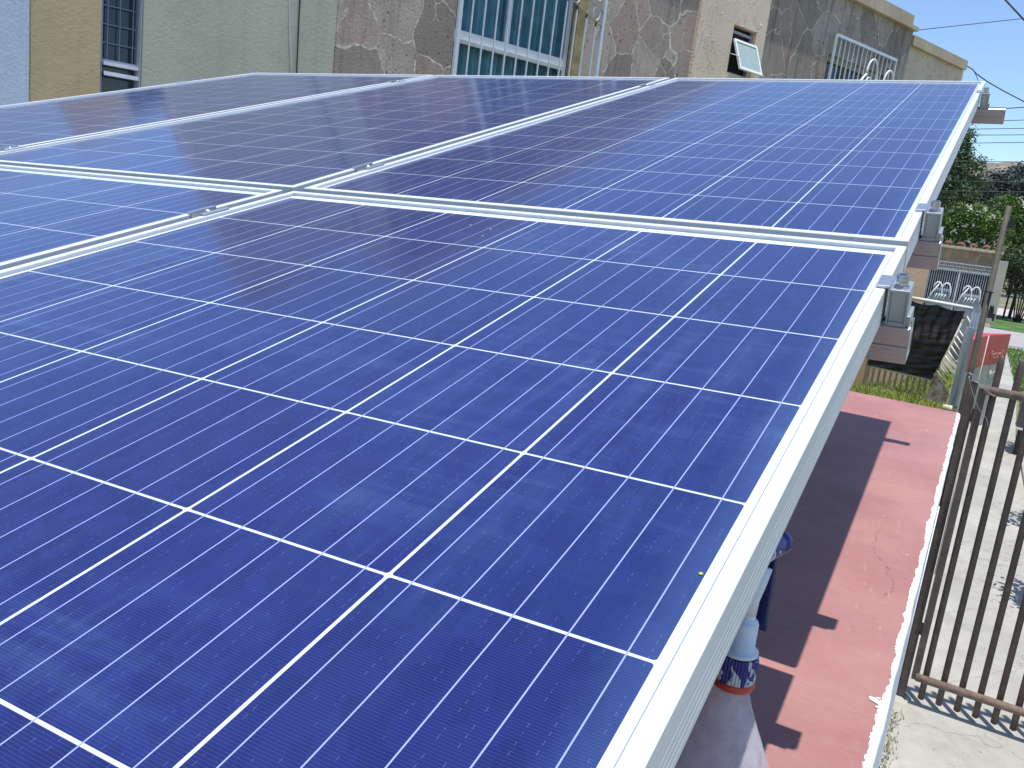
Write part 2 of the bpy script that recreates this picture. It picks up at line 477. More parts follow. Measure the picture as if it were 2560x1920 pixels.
red = m.mix(m.ma('MULTIPLY', hair, .55), red, (.15, .06, .06))
scr = m.noise(1, 4, .75, v=m.mapv((60, 9, 1), rot=(0, 0, rad(48))))[0]
red = m.mix(m.ma('MULTIPLY', m.ss(scr, .62, .74), .45), red, (.58, .40, .37))
dirt = m.noise(6, 8, .8, v=m.mapv((1, 1, 1), loc=(7, 2, 0)))[0]
red = m.mix(m.ma('MULTIPLY', m.ss(dirt, .52, .70), .45), red, (.25, .13, .125))
m.col(m.mix(wht, red, (.86, .85, .84)))
crk = m.vor(1.1, v=m.mapv((1, 1, 1), loc=(.3, .1, 0)), feature='DISTANCE_TO_EDGE')['Distance']
hgt = m.ma('ADD', m.ma('MULTIPLY', brush, .7), m.ma('ADD', m.ma('MULTIPLY', n2, .8), m.ma('MULTIPLY', wht, .8)))
m.bump(hgt, .0035)
M_ROOF = m.m
mw = Mat("white_wall_paint", (.80, .80, .82), .7)
f = mw.noise(7, 8, .7)[0]; mw.col(mw.mix(mw.ss(f, .3, .75), (.66, .68, .72), (.84, .84, .85))); mw.bump(f, .008)
M_WWALL = mw.m
rt = thing("red_roof_room", "low room with red painted flat roof, white paint lip and white side wall", "building", loc=(0, 0, GZ))
b = MB()
ys = [-3.2 + i * (2.46 + 3.2) / 226 for i in range(227)]
top = []; low = []
for y in ys:
    j = .0022 * (mnoise.noise(Vector((y * 9, 0, 0))) + .6 * mnoise.noise(Vector((y * 31, 3, 0))))
    e = edge_x(y) + j
    top.append([(-3.9, y, roof_z(y) - GZ), (e - .012, y, roof_z(y) - GZ), (e - .004, y, roof_z(y) - GZ - .0022), (e, y, roof_z(y) - GZ - .007), (e - .001, y, roof_z(y) - GZ - .035)])
b = MB(); n = len(top[0])
vs_ = [p for r_ in top for p in r_]
fs = [(i * n + k, i * n + k + 1, (i + 1) * n + k + 1, (i + 1) * n + k) for i in range(len(top) - 1) for k in range(n - 1)]
b.add(vs_, fs, True)
e0 = (len(top) - 1) * n
yend = ys[-1]
b.add([top[-1][k] for k in range(n)] + [(edge_x(yend) - .001, yend, roof_z(yend) - GZ - .12), (-3.9, yend, roof_z(yend) - GZ - .12)], [tuple(range(n + 2))[::-1]])
b.build("roof", M_ROOF, rt)
b = MB()
xw0, xw1 = edge_x(-3.2) - .0015, edge_x(2.46) - .0015
zt0, zt1 = roof_z(-3.2) - GZ - .033, roof_z(2.46) - GZ - .033
b.add([(xw0, -3.2, 0), (xw1, 2.455, 0), (xw1, 2.455, zt1), (xw0, -3.2, zt0), (-3.88, -3.2, 0), (-3.88, 2.455, 0), (-3.88, 2.455, zt1), (-3.88, -3.2, zt0)],
      [(0, 1, 2, 3), (1, 5, 6, 2), (5, 4, 7, 6), (4, 0, 3, 7)])
b.build("wall", M_WWALL, rt)
def on_roof(px, py):
    r = ray(px, py); k = (-0.632 + 0.0198 * CW.y - CW.z) / (r.z - 0.0198 * r.y); p_ = CW + r * k
    return (p_.x, p_.y, roof_z(p_.y) - GZ + .0015)
b = MB()
for poly in ([(2171, 1744), (2177, 1742), (2187, 1747), (2200, 1755), (2206, 1761), (2199, 1775), (2194, 1763), (2182, 1755), (2174, 1751)], [(2188, 1746), (2196, 1745), (2202, 1748), (2200, 1751), (2191, 1750)], [(2187, 1767), (2192, 1766), (2198, 1770), (2196, 1773), (2189, 1771)]):
    b.add([on_roof(*q) for q in poly], [tuple(range(len(poly)))[::-1]])
b.build("paint_drip", M_WWALL, rt)
# boundary wall going on towards the gate
t = thing("boundary_wall", "low white boundary wall running on from the red roof to the brown gate", "wall", loc=(.1, 2.46, GZ))
b = MB(); b.add([(x - .1, y - 2.46, z) for (x, y, z) in [(edge_x(2.46) - .0015, 2.46, 0), (edge_x(4.82) - .0015, 4.82, 0), (edge_x(4.82) - .0015, 4.7, 1.35), (edge_x(2.46) - .0015, 2.46, 1.35), (edge_x(2.46) - .14, 2.46, 0), (edge_x(4.82) - .14, 4.82, 0), (edge_x(4.82) - .14, 4.7, 1.35), (edge_x(2.46) - .14, 2.46, 1.35)]],
      [(0, 1, 2, 3), (1, 5, 6, 2), (5, 4, 7, 6), (4, 0, 3, 7), (3, 2, 6, 7)])
b.build("wall", M_WWALL, t)

# support legs under the array
leg = thing("support_leg", "", "support")
b = MB(); b.box(-.02, -.02, 0, .02, .02, 1); 
lb = b.build("post", M_RAIL, leg)
b = MB(); b.box(-.05, -.05, -.001, .05, .05, .006); b.build("foot_plate", M_CLAMPB, leg)
first = True
for mm, v, nm in ((ROW_NEAR, .30, "front"), (ROW_NEAR, PL - .167, "middle front"), (ROW_FAR, .183, "middle back"), (ROW_FAR, 1.656, "back")):
    for u, un in ((-.62, "right"), (-2.4, "left")):
        topp = mm @ Vector((u, v, -.082))
        o = leg if first else copy_tree(leg); first = False
        z0 = roof_z(topp.y)
        o.location = (topp.x, topp.y, z0)
        for ch in o.children:
            if ch.name.startswith("post"): ch.scale.z = topp.z - z0
        o["label"] = "aluminium support leg under the %s rail, %s one of its pair" % (nm, un)
        o["group"] = "aluminium legs carrying the array"

pi_ = MP.inverted(); o_ = pi_ @ CW
def on_near(px, py, z=-.005):
    d_ = pi_.to_3x3() @ ray(px, py); return o_ + d_ * ((z - o_.z) / d_.z)
q_ = on_near(1752, 1435)
b = MB(); b.lathe([(0, .0007), (.0009, .0007), (.0014, .0004), (.0012, 0)], (0, 0, 0), 10)
ye = b.build("yellow_petal", simple("yellow_petal_skin", (.45, .42, .05), .6)); ye.matrix_world = MP @ Matrix.Translation(q_)
tag(ye, "tiny yellow petal lying on the near panel beside its right frame", "petal")
for k_, (px_, py_) in enumerate([(1176, 565), (1226, 575), (1206, 592)]):
    q_ = on_near(px_, py_)
    b = MB(); b.tube([(-.0022, 0, .0006), (0, .0006, .0012), (.0024, -.0004, .0006)], [.0004, .0008, .0003], 6)
    ch = b.build("dry_seed", simple("pale_husk", (.60, .56, .50), .8)); ch.matrix_world = MP @ Matrix.Translation(q_)
    tag(ch, "tiny pale husk on the near panel, %s of three" % ("leftmost", "rightmost", "lowest")[k_], "husk", "pale husks lying on the near panel")

# ------------------------------------------------------------------ spray bottle
bx, by = -.037, -.42
bz = roof_z(by)
st = thing("spray_bottle", "dusty clear spray bottle with blue and white trigger head, red ring, under the panel edge", "spray bottle", loc=(bx, by, bz))
m = Mat("dusty_plastic", (.62, .58, .62), .42)
m.p.inputs['Transmission Weight'].default_value = .30; m.p.inputs['IOR'].default_value = 1.12
f = m.noise(40, 6, .75)[0]; f2 = m.noise(1, 4, .6, v=m.mapv((60, 60, 8)))[0]
m.col(m.mix(m.ss(f, .35, .7), (.86, .82, .88), (.60, .55, .62))); m.rgh(m.ss(f2, .3, .7, .25, .6)); m.bump(f2, .0015)
m.p.inputs['Alpha'].default_value = .66
b = MB(); b.lathe([(0, .002), (.052, .002), (.0585, .008), (.060, .03), (.060, .095), (.0585, .118), (.0525, .140), (.0415, .165), (.030, .190), (.0205, .212), (.0165, .224), (.0145, .234), (.0145, .250)], n=56); b.build("bottle_body", m.m, st)
M_BLUE = simple("blue_plastic", (.030, .035, .24), .35, var=.3, scale=60)
M_WPLA = simple("white_plastic", (.66, .72, .80), .35, var=.06)
UPZ = .016
mm_ = Mat("painted_blue_plastic", (.03, .04, .25), .4)
f = mm_.noise(1, 3, .5, v=mm_.mapv((90, 90, 45)), dist=.6)[0]
mm_.col(mm_.mix(mm_.ma('GREATER_THAN', f, .56), (.030, .035, .22), (.52, .58, .62)))
b = MB()
N = 40
prof = [(.0185, .221), (.0192, .223), (.0195, .243), (.0188, .2455), (.012, .2465)]
vs_ = []; fs = []
for i, (r_, z_) in enumerate(prof):
    for k in range(N * 2):
        rr = r_ - (.0008 if (k % 2 and 0 < i < 4) else 0)
        a = math.pi * k / N
        vs_.append((rr * math.cos(a), rr * math.sin(a), z_))
for i in range(len(prof) - 1):
    for k in range(N * 2): fs.append((i * 2 * N + k, i * 2 * N + (k + 1) % (2 * N), (i + 1) * 2 * N + (k + 1) % (2 * N), (i + 1) * 2 * N + k))
b.add(vs_, fs, False)
b.build("collar", mm_.m, st, (0, 0, UPZ))
b = MB(); b.lathe([(.0145, .2135), (.0188, .2140), (.0196, .2165), (.0196, .2205), (.0180, .2212)], n=40); b.build("collar_ring", simple("red_ring", (.55, .06, .03), .4), st, (0, 0, UPZ))
b = MB(); b.lathe([(.0175, .2466), (.0178, .2495), (.0165, .2505), (.0135, .2510), (.0133, .276), (.0125, .2785), (.0095, .280), (.0088, .290)], n=32)
b.build("sprayer_neck", M_WPLA, st, (0, 0, UPZ))
hd = Vector((.36, .93, 0)).normalized(); sd = Vector((-hd.y, hd.x, 0))
hm = Matrix(((hd.x, sd.x, 0, 0), (hd.y, sd.y, 0, 0), (0, 0, 1, 0), (0, 0, 0, 1)))
b = MB()
b.tube([hm @ Vector(p) for p in ((-.002, 0, .286), (-.001, 0, .300), (.003, 0, .316), (.008, 0, .330))], [.0105, .0105, .0120, .0120], 16)
b.build("gooseneck", M_WPLA, st, (0, 0, UPZ))
b = MB()
b.tube([hm @ Vector(p) for p in ((-.024, 0, .336), (-.020, 0, .340), (.008, 0, .345), (.027, 0, .346), (.031, 0, .346))], [.008, .0125, .0132, .0115, .010], 20)
hb = b.build("sprayer_head", mm_.m, st, (0, 0, UPZ))
b = MB(); b.tube([hm @ Vector(p) for p in ((.0315, 0, .346), (.037, 0, .346), (.042, 0, .346))], [.0095, .0105, .0098], 18)
b.build("nozzle", M_BLUE, st, (0, 0, UPZ))
b = MB()
tp = [(.022, .334), (.0225, .318), (.0210, .300), (.0200, .282), (.0215, .266)]
vs_ = []; fs = []
for i, (x_, z_) in enumerate(tp):
    hw = .0075 + .0012 * i
    for (dx, dy) in ((-.003, -hw), (.003, -hw), (.003, hw), (-.003, hw)): vs_.append(hm @ Vector((x_ + dx, dy, z_)))
for i in range(len(tp) - 1):
    for k in range(4): fs.append((i * 4 + k, i * 4 + (k + 1) % 4, (i + 1) * 4 + (k + 1) % 4, (i + 1) * 4 + k))
fs += [(3, 2, 1, 0), (16, 17, 18, 19)]
b.add(vs_, fs); b.build("trigger", simple("dark_blue_trigger", (.022, .024, .12), .35), st, (0, 0, UPZ), bevel=.0012)

# ------------------------------------------------------------------ ground
def sheet(name, poly, z, mat):
    b = MB(); b.add([(x, y, z) for x, y in poly], [tuple(range(len(poly)))])
    return tag(b.build(name, mat), kind="structure")
mg = Mat("dry_ground", (.22, .20, .15), .9)
f = mg.noise(.3, 8, .7)[0]; f2 = mg.noise(9, 8, .7)[0]
mg.col(mg.mix(mg.ss(f, .35, .65), (.12, .14, .05), (.24, .21, .15))); mg.bump(f2, .02)
sheet("ground", [(-900, -900), (900, -900), (900, 1500), (-900, 1500)], GZ - .02, mg.m)
mc_ = Mat("concrete", (.5, .5, .47), .85)
f = mc_.noise(1.3, 8, .68)[0]; f2 = mc_.noise(14, 8, .75)[0]; f3 = mc_.noise(1, 5, .7, v=mc_.mapv((30, 3, 1), rot=(0, 0, rad(80))))[0]
c = mc_.mix(mc_.ss(f, .3, .7), (.31, .30, .265), (.42, .405, .365))
c = mc_.mix(mc_.ma('MULTIPLY', mc_.ss(f2, .55, .72), .5), c, (.30, .29, .26))
c = mc_.mix(mc_.ma('GREATER_THAN', mc_.noise(26, 3, .5)[0], .72), c, (.16, .16, .14))
cw_ = mc_.vor(.55, v=mc_.mapv((1, 1, 1), loc=(.2, .6, 0), v=mc_.dist(2.5, .4)), feature='DISTANCE_TO_EDGE')['Distance']
c = mc_.mix(mc_.ma('MULTIPLY', mc_.ma('LESS_THAN', cw_, .003), .35), c, (.12, .11, .09))
c = mc_.mix(mc_.ma('MULTIPLY', mc_.ss(mc_.noise(3.2, 7, .75)[0], .50, .66), .5), c, (.25, .235, .19))
mc_.col(c); mc_.bump(mc_.ma('ADD', f2, f3), .006)
M_CONC = mc_.m
def lawn_mat(name, a, b_, sc=5):
    m = Mat(name, a, .9)
    f = m.noise(sc, 8, .75)[0]; g_ = m.noise(sc * .25, 4, .6)[0]
    m.col(m.mix(m.ss(f, .35, .65), a, b_)); m.bump(m.noise(sc * 9, 4, .7)[0], .03)
    return m.m
M_LAWN = lawn_mat("lawn_green", (.05, .13, .015), (.13, .25, .04))
M_DRYL = lawn_mat("lawn_dry", (.16, .20, .04), (.32, .31, .10), 8)
sheet("sidewalk", [(.02, -4), (1.16, -4), (1.16, 15.6), (1.5, 26), (2.1, 34), (.02, 34)], GZ - .008, M_CONC)
k_ = MB(); k_.add([(1.161, 7, GZ - .015), (1.30, 7, GZ - .015), (1.55, 17.5, GZ - .015), (1.165, 15.6, GZ - .015), (1.161, 7, GZ + .05), (1.30, 7, GZ + .05), (1.55, 17.5, GZ + .05), (1.165, 15.6, GZ + .05)], [(4, 5, 6, 7), (0, 1, 5, 4), (1, 2, 6, 5), (2, 3, 7, 6), (3, 0, 4, 7)])
tag(k_.build("kerb", M_CONC), kind="structure")
sheet("yard_lawn", [(-4, 2.6), (.0, 2.6), (.0, 22), (-4, 22)], GZ - .006, M_DRYL)
sheet("verge_lawn", [(1.31, 5), (6, 5), (6, 33), (2.2, 33), (1.9, 28), (1.56, 17.6)], GZ - .005, M_LAWN)
ma_ = Mat("asphalt", (.28, .27, .27), .9); f = ma_.noise(.8, 8, .7)[0]; ma_.col(ma_.mix(f, (.26, .25, .25), (.40, .38, .37)))
sheet("street", [(-12, 34.2), (30, 34.2), (30, 42), (-12, 42)], GZ - .004, ma_.m)
mp_ = Mat("pink_paving", (.45, .36, .36), .9); f = mp_.noise(2, 6, .7)[0]; mp_.col(mp_.mix(f, (.42, .33, .33), (.55, .48, .48)))
sheet("far_sidewalk", [(.9, 53.5), (12, 53.5), (12, 62), (.9, 62)], GZ - .003, mp_.m)
sheet("far_lawn", [(.9, 42.2), (12, 42.2), (12, 53.3), (.9, 53.3)], GZ - .002, lawn_mat("far_lawn_green", (.025, .07, .010), (.10, .18, .035), 1.1))
# blades
def blades(name, x0, x1, y0, y1, n, h, mat, label):
    b = MB()
    for i in range(n):
        x = random.uniform(x0, x1); y = random.uniform(y0, y1)
        hh = h * random.uniform(.4, 1.2); a = random.uniform(0, 6.28); wd = .006 + .008 * random.random()
        lx, ly = math.cos(a) * hh * .4, math.sin(a) * hh * .4
        b.add([(x - wd, y, GZ), (x + wd, y, GZ), (x + lx, y + ly, GZ + hh)], [(0, 1, 2)])
    o = b.build(name, mat); return tag(o, label, "grass", kind="stuff")
blades("yard_grass", -3.2, -.02, 14.5, 22.6, 26000, .11, lawn_mat("blade_yellow_green", (.20, .30, .05), (.46, .50, .15), 3), "sunlit yellow green grass before the black plastic gate")
blades("verge_grass", 1.33, 3.2, 6, 33, 16000, .10, lawn_mat("blade_green", (.06, .15, .02), (.16, .27, .05), 3), "green grass on the verge beyond the brown gate")
b = MB()
for i in range(420):
    y = random.uniform(1.9, 4.55); x = edge_x(y) + abs(random.gauss(0, .03)); hh = random.uniform(.01, .04); a = random.uniform(0, 6.28)
    b.add([(x - .003, y, GZ - .008), (x + .003, y, GZ - .008), (x + math.cos(a) * hh, y + math.sin(a) * hh, GZ + hh)], [(0, 1, 2)])
tag(b.build("wall_foot_weeds", lawn_mat("weed", (.14, .16, .04), (.40, .42, .20), 9)), "small pale weeds along the foot of the white wall", "weeds", kind="stuff")

# ------------------------------------------------------------------ brown gate
mbz = Mat("brown_gate_paint", (.085, .065, .055), .6)
f = mbz.noise(14, 7, .7)[0]; mbz.col(mbz.mix(mbz.ss(f, .3, .75), (.075, .056, .048), (.150, .108, .086)))
rs_ = mbz.noise(38, 6, .75)[0]; mbz.col(mbz.mix(mbz.ma('MULTIPLY', mbz.ss(rs_, .58, .68), .7), mbz.p.inputs['Base Color'].links[0].from_socket, (.21, .10, .05))); mbz.bump(f, .003)
M_BROWN = mbz.m
gt = thing("bar_gate", "brown steel bar gate with round rails standing on the concrete path", "gate", loc=(.17, 4.76, GZ))
fx0, pitch = .128, .1085
for k in range(18):
    x = fx0 + pitch * k
    b = MB(); b.tube([(x, 0, .028), (x, 0, .034), (x, 0, 2.30), (x, 0, 2.330), (x, 0, 2.345)], [.012, .0205, .0205, .016, .006] if k else [.012, .0205, .0205, .016, .006], 10)
    b.build("bar", M_BROWN, gt)
M_BRAIL = simple("sunlit_brown_rail", (.21, .15, .12), .5, var=.25, scale=20, bump=.002)  # lighter brown than the bars, sun on the rail tops put into the colour
for z in (.185, 2.125):
    b = MB(); b.tube([(.07, -.035, z), (2.2, -.035 - .02, z)], .0265, 16); b.build("rail", M_BRAIL, gt)
b = MB(); b.box(.045, -.028, .16, .088, .018, 2.13); b.build("stile", M_BROWN, gt)
b = MB(); b.tube([(.04, -.03, .9), (.04, -.03, 1.9)], .004, 6); b.build("latch_rod", simple("pale_rod", (.5, .45, .38), .5), gt)
t = thing("gate_post", "brown square gate post against the white wall, left of the bar gate", "post", loc=(.182, 4.80, GZ))
b = MB(); b.box(-.026, -.026, 0, .022, .026, 2.150); b.build("column", M_BROWN, t, bevel=.003)
b = MB(); b.box(-.028, -.028, 2.151, .024, .028, 2.157); b.build("cap_plate", M_BROWN, t)
for z in (.5, 1.95):
    b = MB(); b.cyl((.028, -.03, z - .04), (.028, -.03, z + .04), .010, 10); b.build("hinge", M_BROWN, t)
b = MB()
for k in range(3):
    pts = []
    for i in range(14):
        s_ = i / 13
        pts.append((.13 + .16 * s_ + .012 * math.sin(7 * s_ + k), 4.45 - .04 * k, -.66 + (-.10 * s_ if k < 2 else -.28 * s_) + .010 * math.sin(11 * s_ + 2 * k)))
    b.tube(pts, .0016, 5)
tag(b.build("tie_wire", simple("galvanised_wire", (.45, .42, .42), .4, .6)), "thin twisted grey wire tied around the brown post by the roof corner", "wire")
t = thing("tall_pole", "tall thin grey green pole rising behind the bar gate, with a black lamp", "pole", loc=(.150, 4.95, GZ))
b = MB(); b.tube([(0, 0, 0), (.0, 0, 3.235)], .0180, 12); b.build("shaft", simple("weathered_pole", (.065, .060, .042), .7, var=.25, scale=14), t)
b = MB(); b.box(.02, -.02, 2.545, .050, .02, 2.60); b.box(.050, -.016, 2.53, .062, .016, 2.575); b.cyl((.035, 0, 2.60), (.035, 0, 2.625), .012, 10); b.build("lamp", M_BLACK, t)
b = MB(); b.box(.018, -.015, 3.10, .05, .015, 3.15); b.build("upper_bracket", M_BLACK, t)
b = MB(); b.box(-.024, -.024, 2.700, .024, .024, 2.708); b.build("band", M_BLACK, t)

# ------------------------------------------------------------------ facade frame: x along the row of houses, y into them, z up from the street
GH = Vector((.3632959, .9316738, 0)); NN = Vector((.9316738, -.3632959, 0))
FO = CW - NN * 8.5; FO.z = GZ
FM = Matrix(((GH.x, -NN.x, 0, FO.x), (GH.y, -NN.y, 0, FO.y), (0, 0, 1, FO.z), (0, 0, 0, 1)))
def stucco(name, a, b_, sc=30, bd=.01, sc2=1.2, streak=True):
    m = Mat(name, a, .85)
    f = m.noise(sc, 8, .7)[0]; g_ = m.noise(sc2, 6, .65)[0]; bd = bd * .45
    c = m.mix(m.ss(g_, .3, .7), a, b_)
    st_ = m.noise(1, 6, .65, v=m.mapv((5, 5, .35)))[0]
    if streak: c = m.mix(m.ma('MULTIPLY', m.ss(st_, .5, .72), .35), c, tuple(x * .72 for x in a))
    c = m.mix(m.ma('MULTIPLY', m.ss(f, .55, .75), .25), c, tuple(x * .7 for x in a))
    m.col(c); m.bump(f, bd)
    return m.m
M_PALE = stucco("pale_blue_stucco", (.50, .58, .70), (.57, .64, .74))
M_OCHRE = stucco("ochre_stucco", (.50, .38, .215), (.58, .44, .26))
M_GREEN = stucco("grey_green_stucco", (.43, .425, .335), (.50, .49, .395))
def rough_plaster(name, a, b_):
    m = Mat(name, a, .85)
    v = m.mapv((1, 1, .8))
    f = m.noise(3.1, 3, .5, v=v, dist=1.8)[0]; f2 = m.noise(30, 7, .7)[0]
    ridge = m.ss(m.ma('ABSOLUTE', m.ma('SUBTRACT', f, .5)), 0, .022, 1.0, 0.0)
    ridge = m.ma('MULTIPLY', ridge, m.ss(m.noise(4, 4, .6)[0], .42, .58))
    c = m.mix(m.ss(m.noise(1.1, 5, .6)[0], .3, .7), a, b_)
    m.col(m.mix(m.ma('MULTIPLY', ridge, .25), c, tuple(x * 1.25 for x in b_)))
    m.bump(m.ma('ADD', m.ma('MULTIPLY', ridge, .9), m.ma('MULTIPLY', f2, .7)), .014)
    return m.m
M_PLAS = rough_plaster("trowelled_plaster", (.70, .55, .42), (.80, .65, .51))
M_PLAS2 = rough_plaster("far_plaster", (.60, .47, .35), (.68, .56, .43))
def flagstone(name, tones, mortar, grime=0.0):
    m = Mat(name, tones[0], .85)
    X, Y, Z = m.xyz()
    v2 = m.vec(X, 0.0, Z)
    wv = m.noise(2.3, 4, .6, v=v2)[1]
    vm = m.n('ShaderNodeVectorMath', operation='SCALE'); m.link(wv, vm.inputs[0]); vm.inputs[3].default_value = .26
    va = m.n('ShaderNodeVectorMath', operation='ADD'); m.link(m.mapv((1.05, 1, .80), v=v2), va.inputs[0]); m.link(vm.outputs[0], va.inputs[1])
    vv = va.outputs[0]
    e = m.vor(1.9, v=vv, feature='DISTANCE_TO_EDGE')['Distance']
    cc = m.vor(1.9, v=vv)['Color']
    sp = m.n('ShaderNodeSeparateColor'); m.link(cc, sp.inputs[0])
    c = m.mix(sp.outputs[0], tones[0], tones[1])
    c = m.mix(m.ma('MULTIPLY', m.ma('LESS_THAN', sp.outputs[2], .35), .6), c, tuple(x * .62 for x in tones[0]))
    c = m.mix(m.ma('MULTIPLY', m.ss(sp.outputs[1], .6, .9), .8), c, tones[2])
    big = m.noise(1.3, 6, .6, v=v2)[0]
    c = m.mix(m.ma('MULTIPLY', m.ss(big, .4, .7), .45), c, tuple(x * .62 for x in tones[0]))
    # pale raised mortar on some of the joints, dark open joints on the rest
    jm = m.noise(1.7, 3, .5, v=v2)[0]
    wid = m.ma('ADD', m.ma('MULTIPLY', m.noise(4, 5, .75, v=v2)[0], .072), -.022)
    joint = m.ma('LESS_THAN', e, wid)
    e2 = m.vor(3.4, v=vv, feature='DISTANCE_TO_EDGE')['Distance']
    joint = m.ma('MAXIMUM', joint, m.ma('MULTIPLY', m.ma('LESS_THAN', e2, m.ma('MULTIPLY', wid, .8)), m.ma('GREATER_THAN', m.noise(1.1, 2, .5, v=v2)[0], .60)))
    pale = m.ma('MULTIPLY', joint, m.ss(jm, .27, .40))
    dark = m.ma('MULTIPLY', m.ma('LESS_THAN', e, .008), m.ss(jm, .27, .40, 1.0, 0.0))
    c = m.mix(m.ma('MULTIPLY', dark, .75), c, (.06, .05, .045))
    c = m.mix(m.ma('MULTIPLY', pale, .8), c, mortar)
    # pores and vertical water streaks
    pores = m.ss(m.noise(1, 3, .5, v=m.mapv((22, 1, 13), v=v2))[0], .64, .70)
    pores = m.ma('MULTIPLY', pores, m.ss(m.noise(1.6, 3, .6, v=v2)[0], .38, .52))
    c = m.mix(m.ma('MULTIPLY', pores, .8), c, (.05, .04, .035))
    stv = m.noise(1, 7, .7, v=m.mapv((6.5, 1, .55), v=v2))[0]
    c = m.mix(m.ma('MULTIPLY', m.ss(stv, .50, .66), .38 + grime), c, (.09, .075, .065))
    grit = m.noise(13, 8, .8, v=v2)[0]
    c = m.mix(m.ma('MULTIPLY', m.ss(grit, .45, .72), .45), c, (.16, .12, .10))
    c = m.mix(m.ma('MULTIPLY', m.ss(grit, .25, .42, 1.0, 0.0), .35), c, (.66, .58, .50))
    m.col(c)
    fine = m.noise(34, 8, .7, v=v2)[0]
    h = m.ma('ADD', m.ma('MULTIPLY', pale, 1.1), m.ma('ADD', m.ma('MULTIPLY', fine, .5), m.ma('MULTIPLY', sp.outputs[2], .5)))
    h = m.ma('SUBTRACT', h, m.ma('ADD', m.ma('MULTIPLY', pores, .8), m.ma('MULTIPLY', dark, .7)))
    m.bump(h, .022)
    return m.m
M_STONE = flagstone("pinkish_flagstone", [(.36, .285, .245), (.56, .465, .41), (.46, .335, .28)], (.78, .70, .60))
M_STONE2 = flagstone("dark_flagstone", [(.32, .265, .22), (.50, .43, .36), (.40, .30, .24)], (.68, .60, .50), .32)
M_COPING = stucco("coping_plaster", (.44, .35, .24), (.56, .46, .33))
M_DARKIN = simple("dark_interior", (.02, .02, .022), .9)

def wall_mesh(x0, x1, z1, holes, depth=.16, body=7.0, front=0.0):
    xs = sorted({x0, x1} | {h[0] for h in holes} | {h[1] for h in holes})
    zs = sorted({0.0, z1} | {h[2] for h in holes} | {h[3] for h in holes})
    b = MB()
    for i in range(len(xs) - 1):
        for j in range(len(zs) - 1):
            cx_, cz_ = (xs[i] + xs[i + 1]) / 2, (zs[j] + zs[j + 1]) / 2
            if any(h[0] < cx_ < h[1] and h[2] < cz_ < h[3] for h in holes): continue
            b.quad((xs[i], front, zs[j]), (xs[i + 1], front, zs[j]), (xs[i + 1], front, zs[j + 1]), (xs[i], front, zs[j + 1]))
    for (a, c, e, f_) in holes:
        d = front + depth
        b.quad((a, front, e), (a, front, f_), (a, d, f_), (a, d, e)); b.quad((c, front, e), (c, d, e), (c, d, f_), (c, front, f_))
        b.quad((a, front, e), (a, d, e), (c, d, e), (c, front, e)); b.quad((a, front, f_), (c, front, f_), (c, d, f_), (a, d, f_))
    b.quad((x0, front, 0), (x0, front, z1), (x0, body, z1), (x0, body, 0)); b.quad((x1, front, 0), (x1, body, 0), (x1, body, z1), (x1, front, z1))
    b.quad((x0, body, 0), (x0, body, z1), (x1, body, z1), (x1, body, 0)); b.quad((x0, front, z1), (x1, front, z1), (x1, body, z1), (x0, body, z1))
    return b
def house(name, label, x0):
    return thing(name, label, "house", FM @ Matrix.Translation((x0, 0, 0)))
def sh(b, x0):
    b.v = [(v[0] - x0, v[1], v[2]) for v in b.v]; return b

# 1 pale house, 2 ochre house with lattice window, 3 green house
h1 = house("pale_house", "pale blue grey painted house wall at the far left", 1.0)
sh(wall_mesh(-7, 1.72, 4.35, []), 1.0).build("wall", M_PALE, h1)
h2 = house("ochre_house", "narrow ochre stucco house wall beside the lattice window", 2.0)
sh(wall_mesh(1.725, 2.60, 4.45, [(2.27, 2.598, 2.5, 4.40)], .2, 7, .02), 2.0).build("wall", M_OCHRE, h2)
WFR = simple("grey_blue_window_paint", (.40, .44, .52), .5, var=.08)
WWH = simple("white_metal_paint", (.62, .66, .72), .45, var=.08)
M_PANE = Mat("window_pane", (.02, .03, .035), .08).m
def glass_mat(name, tint):
    m = Mat(name, tint, .05)
    m.p.inputs['Transmission Weight'].default_value = 1; m.p.inputs['IOR'].default_value = 1.05
    return m.m
wd = MB()
for (a, c, e, f_) in [(2.27, 2.302, 2.5, 4.40), (2.303, 2.597, 3.60, 3.645), (2.303, 2.597, 4.36, 4.40)]: wd.box(a - 2, .09, e, c - 2, .15, f_)
wd.box(2.590 - 2, -.005, 2.5, 2.5972 - 2, .20, 4.40)
w2 = wd.build("window", WFR, h2)
b = MB(); b.box(2.303 - 2, .16, 2.5, 2.597 - 2, .17, 4.38); b.build("pane", Mat("blue_dark_pane", (.035, .05, .075), .12).m, w2)
b = MB()
for x in (2.345, 2.445, 2.555): b.box(x - 2.004, .10, 3.646, x - 1.996, .108, 4.358)
for k in range(4): b.box(2.304 - 2, .1085, 3.78 + .155 * k, 2.597 - 2, .116, 3.79 + .155 * k)
b.build("lattice", simple("lattice_paint", (.22, .27, .34), .5), w2)
b = MB(); rm = Matrix.Translation((.30, .075, 3.62)) @ Matrix.Rotation(rad(-14), 4, 'X')
b.box(.005, -.02, -.12, .29, .0, -.085, rm); b.box(.005, -.02, -.0, .29, .0, -.03, rm); b.build("tilting_sash", WFR, w2)
h3 = house("green_house", "grey green stucco house wall between the lattice window and the flagstone wall", 2.62)
sh(wall_mesh(2.602, 4.455, 6.45, [], body=.22, front=-.03), 2.62).build("wall", M_GREEN, h3)
sh(wall_mesh(2.602, 4.45, 4.3, [], body=7, front=.225), 2.62).build("rear_block", M_GREEN, h3)
t = thing("hanging_cable", "thick black cable hanging down the green wall near the flagstones", "cable", FM @ Matrix.Translation((4.03, -.05, 0)))
